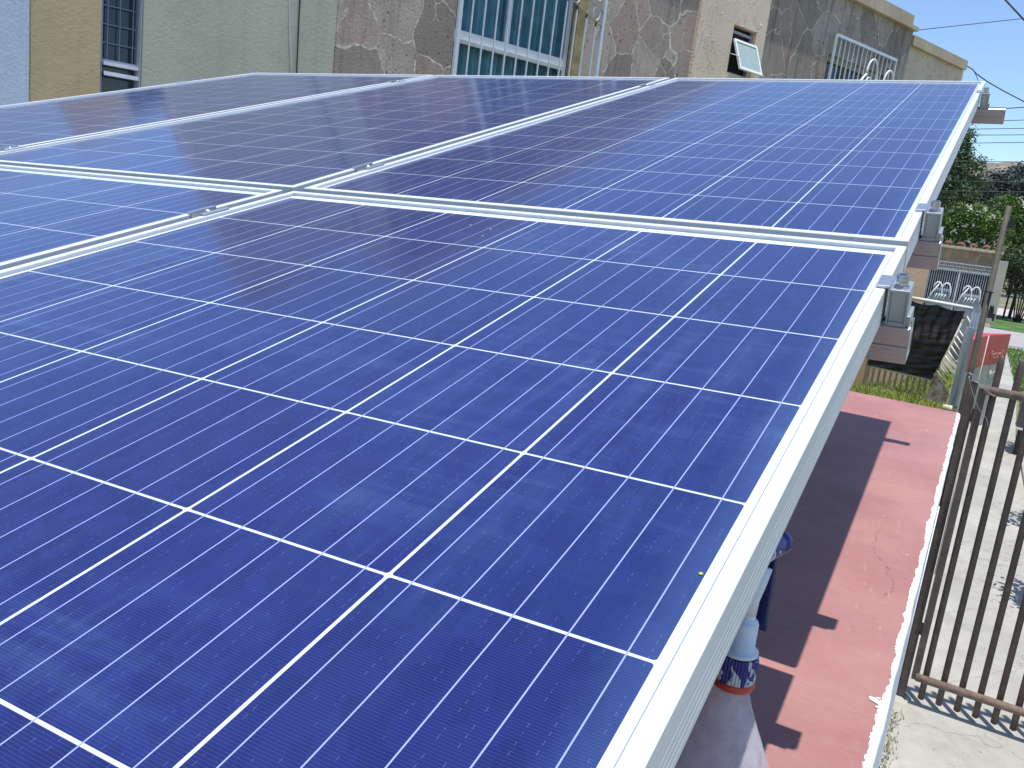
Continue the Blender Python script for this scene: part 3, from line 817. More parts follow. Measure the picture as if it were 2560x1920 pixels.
b = MB(); b.tube([(.018 + .012 * math.sin(k * .8), 0, 6.3 - k * .28) for k in range(20)], .0075, 8); b.build("strand", M_BLACK, t)
t = thing("hanging_wire", "thin white wire hanging slack left of the black cable", "wire", FM @ Matrix.Translation((3.9, -.05, 0)))
b = MB(); b.tube([(.02 + .11 * max(0, (4.7 - z)) ** 1.5, 0, z) for z in [6.3 - .2 * k for k in range(14)]], .0045, 6); b.build("strand", WWH, t)

# 4 stone house
HZ = 4.07 + 2.9
W1 = (5.93, 7.80, 2.6, 6.2); W3 = (10.82, 11.39, 5.12, 5.80); W2 = (13.52, 15.45, 3.6, 5.93)
h4 = house("stone_house", "two storey house clad in brown flagstones with a plastered strip between", 4.46)
sh(wall_mesh(4.457, 10.02, HZ - .12, [W1], .17), 4.46).build("flagstone_wall", M_STONE, h4)
b = wall_mesh(10.022, 11.62, HZ - .12, [W3], .14, 6.9, -.06); sh(b, 4.46).build("plaster_wall", M_PLAS, h4)
b = wall_mesh(11.622, 16.20, HZ - .12, [W2], .15, 7); sh(b, 4.46).build("dark_flagstone_wall", M_STONE2, h4)
b = MB(); b.box(4.44, -.10, HZ - .118, 15.95, 7.02, HZ + .10); b.box(15.952, -.09, HZ - .118, 16.22, 7.02, HZ - .05); sh(b, 4.46).build("coping", M_COPING, h4)
# large window: frame, transom, mullion, panes, curtain
b = MB(); y0 = .10
for (a, c, e, f_) in [(W1[0] - .0, W1[0] + .05, 2.6, 6.2), (W1[1] - .10, W1[1] - .04, 2.6, 6.2), (W1[0] + .051, W1[1] - .101, 4.60, 4.70), (6.73, 6.80, 4.701, 6.2), (W1[0] + .051, W1[1] - .101, 6.12, 6.2)]:
    b.box(a, y0, e, c, y0 + .05, f_)
w1 = sh(b, 4.46).build("window", WWH, h4)
b = MB(); b.box(W1[0] + .05, .062, 4.555, W1[1] - .1, .099, 4.598); sh(b, 4.46).build("sill", simple("sill_paint", (.48, .50, .50), .6), w1)
b = MB()
for (a, c, e, f_) in [(5.985, 6.728, 4.705, 6.118), (6.803, 7.695, 4.705, 6.118), (5.985, 7.695, 2.6, 4.598)]: b.box(a, .120, e, c, .124, f_)
sh(b, 4.46).build("pane", glass_mat("clear_pane", (.75, .85, .88)), w1)
b = MB(); nx = 240; vs_ = []; fs = []
for i in range(nx + 1):
    x = 5.94 + (7.79 - 5.94) * i / nx
    y = .24 + .035 * math.sin(i * .42) + .02 * math.sin(i * .17 + 1)
    vs_ += [(x, y, 2.55), (x, y, 6.25)]
for i in range(nx): fs.append((2 * i, 2 * i + 2, 2 * i + 3, 2 * i + 1))
b.add(vs_, fs, True); sh(b, 4.46).build("curtain", simple("teal_curtain", (.22, .40, .47), .8, var=.25, scale=3), w1)
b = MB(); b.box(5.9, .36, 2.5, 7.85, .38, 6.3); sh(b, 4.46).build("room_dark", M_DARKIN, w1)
b = MB(); b.box(7.762, -.012, 2.6, 7.90, .085, 6.2); sh(b, 4.46).build("jamb", simple("yellow_jamb_paint", (.34, .27, .13), .8, var=.3, scale=6), w1)
# grille with sloping scroll rail
g1 = thing("window_grille", "white barred grille with sloping scroll rail before the large teal curtained window", "grille", FM @ Matrix.Translation((7.0, -.22, 0)))
def gx(x): return x - 7.0
D1 = lambda x: 5.33 - (x - 7.417) * .345
D2 = lambda x: D1(x) + .13 + .04
b = MB(); b.box(gx(5.80), -.02, 2.4, gx(5.845), .02, 6.3); b.build("left_post", WWH, g1)
b = MB(); b.box(gx(7.98), -.02, 2.4, gx(8.02), .02, 6.3); b.build("right_post", WWH, g1)
xb = 5.99
M_RUST = simple("rusty_weld", (.14, .05, .035), .8)
rust = MB()
while xb < 7.95:
    zt = min(6.3, D1(xb) - .01)
    b = MB(); b.box(gx(xb) - .0075, -.0075, 2.4, gx(xb) + .0075, .0075, zt); b.build("bar", WWH, g1)
    if zt < 5.9:
        rust = MB(); rust.box(gx(xb) - .009, -.009, zt - .045, gx(xb) + .009, .009, zt); rust.build('weld_rust', M_RUST, g1)
    xb += .172
for D in (D1, D2):
    b = MB(); b.tube([(gx(x_), 0, D(x_)) for x_ in (5.85, 6.9, 7.98)], .010, 8); b.build("sloping_rail", simple("dull_rail_paint", (.42, .42, .38), .5), g1)
def scroll(cx_, cz_, r, a0, a1):
    b = MB(); pts = [(cx_ + r * (1 - .35 * i / 26) * math.cos(a0 + (a1 - a0) * i / 26), 0, cz_ + r * 1.15 * (1 - .35 * i / 26) * math.sin(a0 + (a1 - a0) * i / 26)) for i in range(27)]
    b.tube(pts, .008, 6); return b
for x_ in (7.86, 7.50, 7.15):
    scroll(gx(x_), D1(x_) + .09, .075, rad(-80), rad(240)).build("scroll", WWH, g1)
scroll(gx(7.88), D2(7.88) + .12, .06, rad(200), rad(-90)).build("scroll", WWH, g1)
b = MB(); b.tube([(gx(7.80), 0, D2(7.8)), (gx(7.78), 0, 5.7), (gx(7.76), 0, 6.3)], .008, 6); b.build("inner_rod", WWH, g1)
# awning window
b = MB()
for (a, c, e, f_) in [(W3[0], W3[0] + .035, W3[2], W3[3]), (W3[1] - .035, W3[1], W3[2], W3[3]), (W3[0] + .036, W3[1] - .036, W3[3] - .10, W3[3] - .065), (W3[0] + .036, W3[1] - .036, W3[2], W3[2] + .03)]: b.box(a, .0, e, c, .045, f_)
w3 = sh(b, 4.46).build("window", simple("mauve_frame_paint", (.33, .30, .36), .5), h4)
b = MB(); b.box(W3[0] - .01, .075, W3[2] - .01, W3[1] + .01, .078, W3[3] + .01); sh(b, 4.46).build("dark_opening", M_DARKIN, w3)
hm_ = Matrix.Translation((W3[0] - 4.46 + .02, -.075, W3[3] - .20)) @ Matrix.Rotation(rad(-24), 4, 'X')
ww_ = W3[1] - W3[0]; hh_ = .47
b = MB(); b.box(.0, -.015, -hh_, .035, .015, 0, hm_); b.box(ww_ - .035, -.015, -hh_, ww_, .015, 0, hm_); b.box(.036, -.015, -.035, ww_ - .036, .015, 0, hm_); b.box(.036, -.015, -hh_, ww_ - .036, .015, -hh_ + .035, hm_)
sash = b.build("open_sash", simple("white_sash", (.74, .78, .76), .45, var=.05), w3)
b = MB(); b.box(.036, -.004, -hh_ + .036, ww_ - .036, .004, -.036, hm_); b.build("frosted_pane", simple("frosted_green_pane", (.36, .45, .43), .25, var=.05), sash)
b = MB(); b.tube([(W3[0] - 4.44, -.02, W3[2] + .28), (W3[0] - 4.44, -.25, W3[2] + .22)], .006, 6); b.build("stay", WWH, sash)
# barred window of the dark stone part
b = MB()
for (a, c, e, f_) in [(W2[0], W2[0] + .04, 3.6, W2[3]), (W2[1] - .04, W2[1], 3.6, W2[3]), (14.20, 14.26, 3.6, W2[3]), (W2[0] + .041, W2[1] - .041, W2[3] - .10, W2[3])]: b.box(a, .06, e, c, .11, f_)
w4 = sh(b, 4.46).build("window", simple("olive_frame", (.30, .29, .22), .6), h4)
b = MB(); b.box(W2[0] + .02, .115, 3.6, W2[1] - .02, .125, W2[3] - .02); sh(b, 4.46).build("pane", Mat("teal_dark_pane", (.02, .045, .06), .1).m, w4)
g2 = thing("window_cage", "light grey barred window cage on the dark flagstone wall, right of the open small window", "grille", FM @ Matrix.Translation((14.46, -.12, 0)))
b = MB(); zt = 6.22
b.box(13.63 - 14.6, -.02, zt - .03, 15.72 - 14.6, .02, zt + .015); b.build("top_rail", WWH, g2)
for a in (13.60, 15.68):
    b = MB(); b.box(a - 14.6 - (.0 if a < 14 else 0), -.018, 3.6, a + .03 - 14.6, .018, zt - .031); b.build("post", WWH, g2)
for k in range(13):
    x_ = 13.78 + k * .146
    b = MB(); b.box(x_ - 14.6 - .008, -.008, 3.6, x_ - 14.6 + .008, .008, zt - .031); b.build("bar", WWH, g2)
M_BRW = simple("bright_white_iron", (.80, .82, .84), .4, var=.05)
def arcs(mb, x0, z0, r, a0, a1, y=-.30, rr=.016, sz=1.6):
    pts = [(x0 - 14.6 + r * math.cos(a0 + (a1 - a0) * i / 18), y, z0 + sz * r * math.sin(a0 + (a1 - a0) * i / 18)) for i in range(19)]
    mb.tube(pts, rr, 6)
b = MB()
arcs(b, 14.42, 5.66, .19, rad(170), rad(-10)); arcs(b, 14.36, 5.50, .10, rad(180), rad(-60), rr=.012)
b.tube([(14.24 - 14.6, -.3, 5.70), (14.0 - 14.6, -.3, 5.46), (13.75 - 14.6, -.3, 4.9)], .018, 6)
b.build("scroll", M_BRW, g2)
b = MB()
arcs(b, 15.02, 5.62, .17, rad(170), rad(-10)); arcs(b, 14.98, 5.48, .09, rad(180), rad(-60), rr=.012)
b.tube([(14.86 - 14.6, -.3, 5.65), (14.70 - 14.6, -.3, 5.1)], .016, 6)
b.build("scroll", M_BRW, g2)
# 5 far plaster house
h5 = house("plaster_house", "far beige plastered house with a pale stepped parapet, right of the flagstones", 16.24)
M_ORANGE = rough_plaster("orange_plaster", (.66, .40, .23), (.76, .49, .30))
sh(wall_mesh(16.205, 18.70, 6.62, [], front=.05), 16.24).build("wall", M_PLAS2, h5)
sh(wall_mesh(16.205, 19.05, 2.95, [], front=.03, body=.048), 16.24).build("orange_base", M_ORANGE, h5)
b = MB(); b.box(16.23, -.03, 6.621, 18.62, 7.02, 6.80); b.box(18.30, .0, 6.28, 18.78, 7.03, 6.36); sh(b, 16.24).build("coping", M_COPING, h5)

# orange wall and pillar behind the rails
t = thing("orange_wall", "orange plastered garden wall with a yellowish pillar behind the rail ends", "wall", loc=(-1.72, 19.9, GZ))
b = MB(); b.box(-.6, .25, 0, .46, .45, 2.38); b.build("wall", M_ORANGE, t)
b = MB(); b.box(.461, .15, 0, .62, .5, 2.36); b.build("pillar", simple("ochre_pillar", (.62, .36, .12), .8, var=.3, scale=3), t)
b = MB(); b.box(.40, .1, .0, .50, .149, 1.95); b.build("pale_post", simple("pale_post_paint", (.50, .48, .36), .7), t)

# tarp gate
ty = 17.8
tg = thing("tarp_gate", "white tubular yard gate covered with sagging black plastic", "gate", loc=(-.775, ty, GZ))
M_TUBE = simple("white_tube", (.78, .77, .72), .45, var=.08)
M_TUBE2 = simple("weathered_tube", (.36, .35, .28), .6, var=.3, scale=5)
b = MB(); b.tube([(-.30, 0, 1.965), (.24, 0, 1.955), (.84, 0, 1.935)], .036, 10); b.build("top_tube", M_TUBE, tg)
b = MB(); b.tube([(-.80, 0, .47), (.43, 0, .41)], .030, 10); b.build("bottom_tube", M_TUBE, tg)
for k in range(11):
    x_ = -.72 + k * .112
    b = MB(); b.box(x_, -.016, 0, x_ + .042, .016, .50); b.build("picket", M_TUBE2, tg)
for x_ in (-.82, .46):
    b = MB(); b.box(x_, -.025, 0, x_ + .04, .025, 1.70); b.build("side_post", M_TUBE2, tg)
mt = Mat("black_plastic_sheet", (.012, .012, .015), .30)
f = mt.noise(1, 7, .65, v=mt.mapv((3, 1, 11), rot=(0, rad(14), 0)))[0]; mt.bump(f, .018)
mt.col(mt.mix(mt.ma('MULTIPLY', mt.ma('GREATER_THAN', mt.ma('FRACT', mt.ma('MULTIPLY', mt.xyz()[0], 6.2)), .45), mt.ma('MULTIPLY', mt.ss(mt.xyz()[2], 1.15, 1.25), mt.ss(mt.xyz()[2], 1.35, 1.7, 1.0, 0.0))), (.012, .012, .015), (.075, .05, .05)))
b = MB(); nx, nz = 60, 60; vs_ = []; fs = []
for j in range(nz + 1):
    for i in range(nx + 1):
        s_, q = i / nx, j / nz
        x0_ = -.34 - .50 * min(1, q * 1.3); x1_ = .72 - .32 * q ** 1.2
        x_ = x0_ + (x1_ - x0_) * s_
        z_ = 1.94 - .05 * abs(math.sin(math.pi * s_ * 1.9)) * (1 - q) - q * 1.46 - .05 * s_
        y_ = -.05 + .012 * math.sin(s_ * 30 + q * 3) * (1 - q) + .016 * mnoise.noise(Vector((s_ * 4 + q * 2, q * 16 + s_ * 2, 2))) * (.4 + q)
        vs_.append((x_, y_, z_))
for j in range(nz):
    for i in range(nx): a = j * (nx + 1) + i; fs.append((a, a + nx + 1, a + nx + 2, a + 1))
b.add(vs_, fs, True); b.build("plastic_sheet", mt.m, tg)

# folded sheet metal fence and loose louvred sheet
m = Mat("corrugated_blue_sheet", (.30, .36, .44), .4, .3)
X, Y, Z = m.xyz(); f = m.noise(1, 5, .6, v=m.mapv((16, 16, 1.2)))[0]; f2 = m.noise(3, 6, .7)[0]
c = m.mix(m.ss(f, .3, .7), (.22, .29, .40), (.50, .58, .64)); c = m.mix(m.ma('MULTIPLY', m.ss(f2, .55, .7), .6), c, (.30, .32, .22)); m.col(c); m.bump(f, .02)
sf = thing("sheet_fence", "bluish weathered corrugated sheet fence standing right of the black plastic gate", "fence", loc=(.05, 17.5, GZ))
b = MB(); vs_ = []; fs = []
pp_ = []
for i in range(61):
    s_ = i / 60; y_ = -1.5 + 2.5 * s_; x_ = .04 + .24 * s_ + (.018 if i % 2 else -.018); pp_.append((x_, y_))
for x_, y_ in pp_: vs_ += [(x_, y_, .08), (x_, y_, 1.98 + .05 * math.sin(y_ * 2))]
for i in range(60): fs.append((2 * i, 2 * i + 2, 2 * i + 3, 2 * i + 1))
b.add(vs_, fs)
b.v += []; b.build("corrugated_sheet", m.m, sf)
b = MB(); b.box(-.03, -1.60, .08, .12, -1.54, 1.70); b.build("end_sheet", m.m, sf)
b = MB(); b.tube([(-.10, -2.2, .30), (.20, -2.2, .30)], .065, 12); b.build("cross_pipe", simple("peeling_cream_pipe", (.55, .52, .36), .6, var=.4, scale=12), sf)
b = MB(); b.box(.07, -2.3, 0, .15, -2.2, .34); b.build("cream_post", simple("cream_post_paint", (.72, .66, .35), .6, var=.2), sf)
ls = thing("louvred_sheet", "rusty louvred metal sheet leaning at the foot of the bluish fence", "metal sheet", loc=(-.17, 17.4, GZ))
M_RST = Mat("rust_grey_sheet", (.3, .25, .2), .7); f = M_RST.noise(4, 8, .7)[0]; M_RST.col(M_RST.mix(M_RST.ss(f, .42, .6), (.42, .42, .40), (.20, .10, .055)))
b = MB(); b.plate([(-.24, 0), (.14, -.0), (.17, .25), (-.14, .62)], -.02, 0.0); b.build("lower_panel", M_RST.m, ls)
for k in range(9):
    b = MB(); z0_ = .50 + .105 * k; x0_ = -.13 + .028 * k
    b.tube([(x0_, .02, z0_ + .16), (x0_ + .20, -.02, z0_ - .06)], .016, 6); b.build("louvre", M_TUBE if k > 2 else M_TUBE2, ls)
b = MB(); b.plate([(.0, 1.10), (.10, .9), (.27, 1.0), (.25, 1.72), (.16, 1.85)], .05, .07); b.build("upper_sheet", simple("pale_sheet", (.42, .45, .44), .5, .2), ls)
for k in range(4):
    b = MB(); b.tube([(.17 + .025 * k, .0, 1.80 - .03 * k), (.27 + .012 * k, .0, 1.62 - .04 * k)], .011, 6); b.build("louvre", M_TUBE, ls)

# red sign box
zb, zt = GZ, -1.25
P = [at_z(2432, 849, zt), at_z(2472, 839, zt), at_z(2528, 835, zt), at_z(2437, 832, zt)]
sb = thing("sign_box", "red and pale lettered advertising box on the path beyond the brown gate", "sign", loc=(P[1].x, P[1].y, GZ))
O = Vector((P[1].x, P[1].y, GZ))
Q = [p - O for p in P]
M_RED = simple("sign_red", (.50, .035, .035), .45, var=.15, scale=6)
M_SGR = simple("sign_pale", (.34, .33, .28), .6, var=.25, scale=5)
H = zt - zb; HM = H * .68
def sidepanel(a, c, z0, z1): 
    b = MB(); b.quad((a.x, a.y, z0), (c.x, c.y, z0), (c.x, c.y, z1), (a.x, a.y, z1)); return b
bx_ = MB(); bx_.prism([(q.x, q.y) for q in Q], 0.0, HM); bx_.build("lower_body", M_SGR, sb)
bx_ = MB(); bx_.prism([(q.x, q.y) for q in Q], HM + .001, H); bx_.build("red_upper", M_RED, sb)
e1 = MB(); e1.tube([(Q[1].x, Q[1].y - .01, 0), (Q[1].x, Q[1].y - .01, H)], .012, 6); e1.build("edge_strip", simple("edge_white", (.72, .62, .6), .5), sb)
def text(body, size, origin, ux, mat, parent, name="lettering"):
    cu = bpy.data.curves.new(name, 'FONT'); cu.body = body; cu.size = size; cu.extrude = .004; cu.align_x = 'CENTER'
    cu.materials.append(mat)
    o = bpy.data.objects.new(name, cu); COL.objects.link(o); o.parent = parent
    ux = ux.normalized(); uz = Vector((0, 0, 1)); un = ux.cross(uz)
    m4 = Matrix((ux, uz, un)).transposed().to_4x4(); m4.translation = origin
    me = bpy.data.meshes.new_from_object(o); bpy.data.objects.remove(o)
    o = bpy.data.objects.new(name, me); COL.objects.link(o); o.parent = parent; o.matrix_local = m4
    return o
M_LET = simple("pale_letters", (.60, .22, .20), .5)
d_ = Q[2] - Q[1]; d_.z = 0
nrm = Vector((d_.y, -d_.x, 0)).normalized() * .006
text("Rosarol", .21, Q[1] * .45 + Q[2] * .55 + nrm + Vector((0, 0, H - .42 - Q[1].z * 0)) - Vector((0, 0, Q[1].z * .45 + Q[2].z * .55)), d_, M_LET, sb)
text("Venta", .19, Q[1] * .45 + Q[2] * .55 + nrm + Vector((0, 0, H - .76)) - Vector((0, 0, Q[1].z * .45 + Q[2].z * .55)), d_, simple("pale_letters_low", (.55, .52, .44), .5), sb)

# louvred box and little plate at the right margin
ub = thing("vented_cabinet", "dark brown steel cabinet with vent slots at the right margin behind the gate", "cabinet", loc=(1.05, 14.0, GZ))
c0 = at_y(2542, 900, 14.0) ; 
b = MB(); b.box(.0, 0, .42, .9, .5, 1.30); b.build("body", simple("cabinet_brown", (.10, .075, .085), .5, var=.2, scale=4), ub, bevel=.01)
for k in range(4):
    b = MB(); b.box(.10, -.012, .78 + .045 * k, .60, -.001, .792 + .045 * k); b.build("vent_slat", simple("slat_grey", (.34, .30, .34), .5), ub)
b = MB(); b.box(-.01, -.02, .40, .92, .52, .43); b.build("base_strip", M_TUBE, ub)
for x_ in (.02, .82):
    b = MB(); b.box(x_, .02, 0, x_ + .06, .08, .40); b.build("foot", M_BLACK, ub)
np_ = thing("plate_post", "small green and white plate on a thin dark post at the right margin", "sign", loc=(1.27, 20.0, GZ))
b = MB(); b.tube([(0, 0, 0), (.03, 0, 1.30)], .012, 6); b.build("post", M_BLACK, np_)
b = MB(); b.box(-.03, -.012, 1.30, .30, .0, 1.42); b.build("plate", simple("pale_green_plate", (.62, .76, .58), .5), np_)

# ------------------------------------------------------------------ white double gate across the street
gy = 45.5
wg = thing("white_gate", "ornate white steel gate with barred panels across the street", "gate", loc=(-.9, gy, GZ))
x0, x1 = -1.35, 1.52
GT = 2.22
M_WG = simple("white_gate_paint", (.60, .62, .62), .5, var=.1)
M_WG2 = simple("grey_gate_paint", (.30, .33, .34), .6, var=.15)
def frame_rect(b, a, c, e, f_, w_=.05, y=0.0):
    b.box(a, y - .03, e, c, y + .03, e + w_); b.box(a, y - .03, f_ - w_, c, y + .03, f_); b.box(a, y - .03, e + w_ + .001, a + w_, y + .03, f_ - w_ - .001); b.box(c - w_, y - .03, e + w_ + .001, c, y + .03, f_ - w_ - .001)
b = MB(); frame_rect(b, x0, x1, .05, GT, .06); b.build("frame", M_WG2, wg)
b = MB(); b.box(x0, -.02, GT + .002, x1, .02, GT + .04); b.box(x0, -.02, GT + .33, x1, .02, GT + .37); b.build("transom_rail", M_WG, wg)
b = MB()
for k in range(20):
    xx = x0 + .09 + k * (x1 - x0 - .18) / 19
    for zz, rr in ((GT + .13, .07), (GT + .24, .07)):
        pts = [(xx + rr * math.cos(t_ * math.pi / 5) * (.6 + .4 * (k % 2)), 0, zz + rr * math.sin(t_ * math.pi / 5)) for t_ in range(10)]
        b.tube(pts, .013, 4)
b.build("scroll_band", M_WG, wg)
b = MB()
for k in range(30): b.box(x0 + .05 + k * .098, -.008, GT + .371, x0 + .063 + k * .098, .008, GT + .52)
b.build("finials", simple("rosy_spikes", (.50, .42, .40), .6), wg)
for k in range(28):
    b = MB(); xx = x0 + .09 + k * (x1 - x0 - .18) / 27
    if k == 13:
        b.box(xx - .04, -.02, .1, xx + .04, .02, GT - .06)
    else: b.box(xx - .010, -.010, .1, xx + .010, .010, GT - .06)
    b.build("bar", M_WG, wg)
for s_, cxx in ((0, -.55), (1, .75)):
    b = MB()
    for dx in (-.22, .16):
        pts = [(cxx + dx + .22 * math.cos(rad(150 - i * 14)), -.10, 1.05 + .52 * math.sin(rad(150 - i * 14))) for i in range(13)]
        b.tube(pts, .035, 5)
    b.tube([(cxx - .60, -.1, .55), (cxx - .42, -.1, 1.05), (cxx - .18, -.1, 1.5)], .035, 5)
    for q in range(4): b.tube([(cxx - .28 + .13 * q, -.1, .78), (cxx - .20 + .13 * q, -.1, 1.02)], .026, 5)
    b.build("scroll_ornament", M_BRW, wg)
    b = MB(); b.plate([(cxx - .62, .1), (cxx + .55, .1), (cxx + .55, .62), (cxx + .3, 1.0), (cxx - .05, 1.12), (cxx - .35, .95), (cxx - .62, .55)], -.06, -.045); b.build("kick_plate", M_WG2, wg)
cp = thing("carport_shade", "dark blue shaded carport with parked things behind the white gate", "carport", loc=(-.9, gy + 3, GZ))
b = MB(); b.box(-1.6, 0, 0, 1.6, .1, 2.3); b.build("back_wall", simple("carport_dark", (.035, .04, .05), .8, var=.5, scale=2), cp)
b = MB(); b.box(-1.0, -1.5, .35, -.2, -.1, 1.2); b.build("crate_stack", simple("dusty_blue", (.08, .12, .20), .6, var=.4), cp, bevel=.1)
b = MB(); b.box(.2, -1.5, .3, 1.2, -.1, 1.1); b.build("covered_bundle", simple("dusty_grey", (.16, .18, .18), .6, var=.5), cp, bevel=.15)
# stone parapet above with clay tiles
pb = thing("stone_parapet", "brown stone parapet with pale ledge and clay tile ends above the white gate", "wall", loc=(-.9, gy + .15, GZ))
M_PBR = flagstone("brown_block_stone", [(.34, .24, .13), (.42, .31, .18), (.38, .26, .14)], (.60, .47, .31))
b = MB(); b.box(-3.2, .02, 2.30, 1.62, .4, 3.24); b.box(-1.9, .10, 0, -1.38, .5, 2.29); b.build("wall", M_PBR, pb)
b = MB()
for k in range(7):
    xx = -3.2 + k * .70; b.box(xx, -.10, 3.242, xx + .69, .45, 3.37 + .01 * (k % 2))
b.build("ledge", simple("pale_ledge", (.55, .46, .30), .8, var=.15), pb)
M_TILE = simple("clay_tile", (.13, .055, .035), .8, var=.3)
for k in range(9):
    xx = -3.0 + k * .56
    b = MB(); pts = [(xx + .16 * math.cos(math.pi * i / 10), math.sin(math.pi * i / 10) * .09) for i in range(11)]
    vs_ = [(p_[0], -.02, 3.38 + p_[1]) for p_ in pts] + [(p_[0], .9, 3.50 + p_[1]) for p_ in pts]
    b.add(vs_, [(i, i + 1, i + 12, i + 11) for i in range(10)]); o = b.build("roof_tile", M_TILE, pb)
    sm = o.modifiers.new("solid", 'SOLIDIFY'); sm.thickness = .02
pl = thing("beige_pillar", "tall plain beige pillar right of the white gate", "pillar", loc=(.95, gy - .2, GZ))
b = MB(); b.box(-.26, -.1, 0, .12, .3, 2.95); b.build("shaft", simple("beige_render", (.46, .42, .33), .85, var=.08, scale=1), pl)

# ------------------------------------------------------------------ trees
def leaf_mat(name, a, b_, c_=None):
    m = Mat(name, a, .65)
    f = m.noise(1.1, 5, .7)[0]; f2 = m.noise(9, 3, .6)[0]
    c = m.mix(m.ss(f, .35, .65), a, b_); c = m.mix(m.ma('MULTIPLY', m.ss(f2, .5, .7), .6), c, c_ or b_)
    m.col(c); return m.m
M_LEAF = leaf_mat("leaf_mid", (.055, .10, .036), (.11, .165, .06), (.16, .22, .10))  # tone raised a little in place of haze over the trees
M_LEAF2 = leaf_mat("leaf_bright", (.055, .12, .016), (.13, .21, .035), (.20, .27, .08))
M_LEAF3 = leaf_mat("leaf_hazed_blue", (.035, .055, .050), (.070, .098, .085), (.10, .13, .11))  # far leaves lightened and blued to stand in for distance haze
M_FLOW = simple("white_petals", (.72, .70, .58), .7)
M_BARK = simple("bark", (.05, .038, .030), .9, var=.3)
def crown(mb, blobs, n, size, seed=0):
    rnd = random.Random(seed)
    tot = sum(b_[3] * b_[4] * b_[5] for b_ in blobs)
    for (cx_, cy_, cz_, rx, ry, rz) in blobs:
        k = int(n * rx * ry * rz / tot); ncl = max(6, k // 26)
        for c in range(ncl):
            while True:
                p_ = Vector((rnd.uniform(-1, 1), rnd.uniform(-1, 1), rnd.uniform(-1, 1)))
                if .25 < p_.length < 1: break
            p_ = p_.normalized() * (p_.length ** .45) * rnd.uniform(.75, 1.08)
            cc = Vector((cx_ + p_.x * rx, cy_ + p_.y * ry, cz_ + p_.z * rz)); cr = size * rnd.uniform(2.2, 4.6)
            for i in range(k // ncl):
                q = cc + Vector((rnd.gauss(0, .5), rnd.gauss(0, .5), rnd.gauss(0, .38))) * cr
                a = Vector((rnd.gauss(0, 1), rnd.gauss(0, 1), rnd.gauss(0, .6))).normalized(); bvec = a.cross(Vector((rnd.gauss(0, 1), rnd.gauss(0, 1), rnd.gauss(0, 1)))).normalized()
                s_ = size * rnd.uniform(.5, 1.2)
                mb.add([q - a * s_, q + bvec * s_ * .45, q + a * s_, q - bvec * s_ * .45], [(0, 1, 2, 3)])
def tree(name, label, loc, blobs, n, size, mat, trunk=None, limbs=(), flowers=0, cat="tree", group=None, seed=1):
    t = thing(name, label, cat, loc=loc, group=group)
    b = MB(); crown(b, blobs, n, size, seed); b.build("crown" if cat == "tree" else "foliage", mat, t)
    if trunk:
        b = MB(); b.tube(*trunk, 8)
        for l in limbs: b.tube(l[0], l[1], 6)
        b.build("trunk", M_BARK, t)
    if flowers:
        rnd = random.Random(seed + 5); b = MB()
        for i in range(flowers):
            bl = rnd.choice(blobs); a = rnd.uniform(0, 6.28)
            c = Vector((bl[0] + bl[3] * .9 * math.cos(a) * rnd.random() ** .5, bl[1] - bl[4] * rnd.uniform(.7, 1.05), bl[2] + bl[5] * rnd.uniform(-.9, .9)))
            for k in range(16):
                q = c + Vector((rnd.gauss(0, 1), rnd.gauss(0, 1), rnd.gauss(0, 1))) * size * 1.2; s_ = size * .6
                b.add([q, q + Vector((s_, 0, s_)), q + Vector((0, s_ * .3, s_ * 1.7)), q + Vector((-s_, 0, s_))], [(0, 1, 2, 3)])
        tag(b.build("white_flowers", M_FLOW, t), kind="stuff")
    return t
def W(px, py, y, base): p_ = at_y(px, py, y); return (p_.x - base[0], p_.y - base[1], p_.z - base[2])
# leafy mass right behind the parapet
def tree_px(name, label, pxs, y, n, size, mat, base_px, cat="tree", seed=1, flowers=0, depth=1.0, trunkr=.12, group=None):
    bp = at_y(base_px, 700, y); base = (bp.x, y, GZ)
    blobs = []
    for (px, py, rpx, rpy) in pxs:
        c = W(px, py, y, base); k = (y - CW.y) / F_PX * 1.04
        blobs.append((c[0], c[1], c[2], rpx * k, rpx * k * depth, rpy * k))
    zc = min(b_[2] for b_ in blobs)
    top_ = max(b_[2] for b_ in blobs)
    trunk = ([(0, 0, 0), (.05, 0, zc * .6), (blobs[0][0] * .5, 0, zc), (blobs[0][0], 0, top_)], [trunkr, trunkr * .8, trunkr * .6, trunkr * .2])
    limbs = [([(0.02, 0, zc * .7), ((b_[0]) * .6, 0, (zc + b_[2]) / 2), (b_[0], b_[1], b_[2])], [trunkr * .6, trunkr * .4, trunkr * .12]) for b_ in blobs]
    return tree(name, label, base, blobs, n, size, mat, trunk, limbs, flowers, cat, group, seed)
tree_px("broadleaf_tree", "tall broadleaf tree beside the solar array, behind the overhead wires", [(2385, 365, 38, 40), (2405, 330, 26, 30), (2380, 430, 42, 45), (2425, 440, 32, 50), (2400, 490, 45, 35)], 56, 13000, .10, M_LEAF, 2400, seed=3)
tree_px("garden_shrub", "bright green shrub mass with white flowers behind the clay tile parapet", [(2380, 585, 40, 34), (2430, 575, 42, 36), (2480, 585, 40, 34), (2400, 545, 36, 28), (2450, 540, 36, 26)], 48.5, 15000, .075, M_LEAF2, 2430, cat="shrub", seed=5, flowers=9, depth=.45, trunkr=.05)
tree_px("garden_shrub", "olive green shrub behind the pole, left of the roadside tree", [(2520, 560, 36, 38), (2550, 590, 34, 36), (2510, 520, 26, 26), (2548, 530, 30, 30)], 50.5, 9000, .08, M_LEAF2, 2530, cat="shrub", seed=6, flowers=4, depth=.5, trunkr=.05)
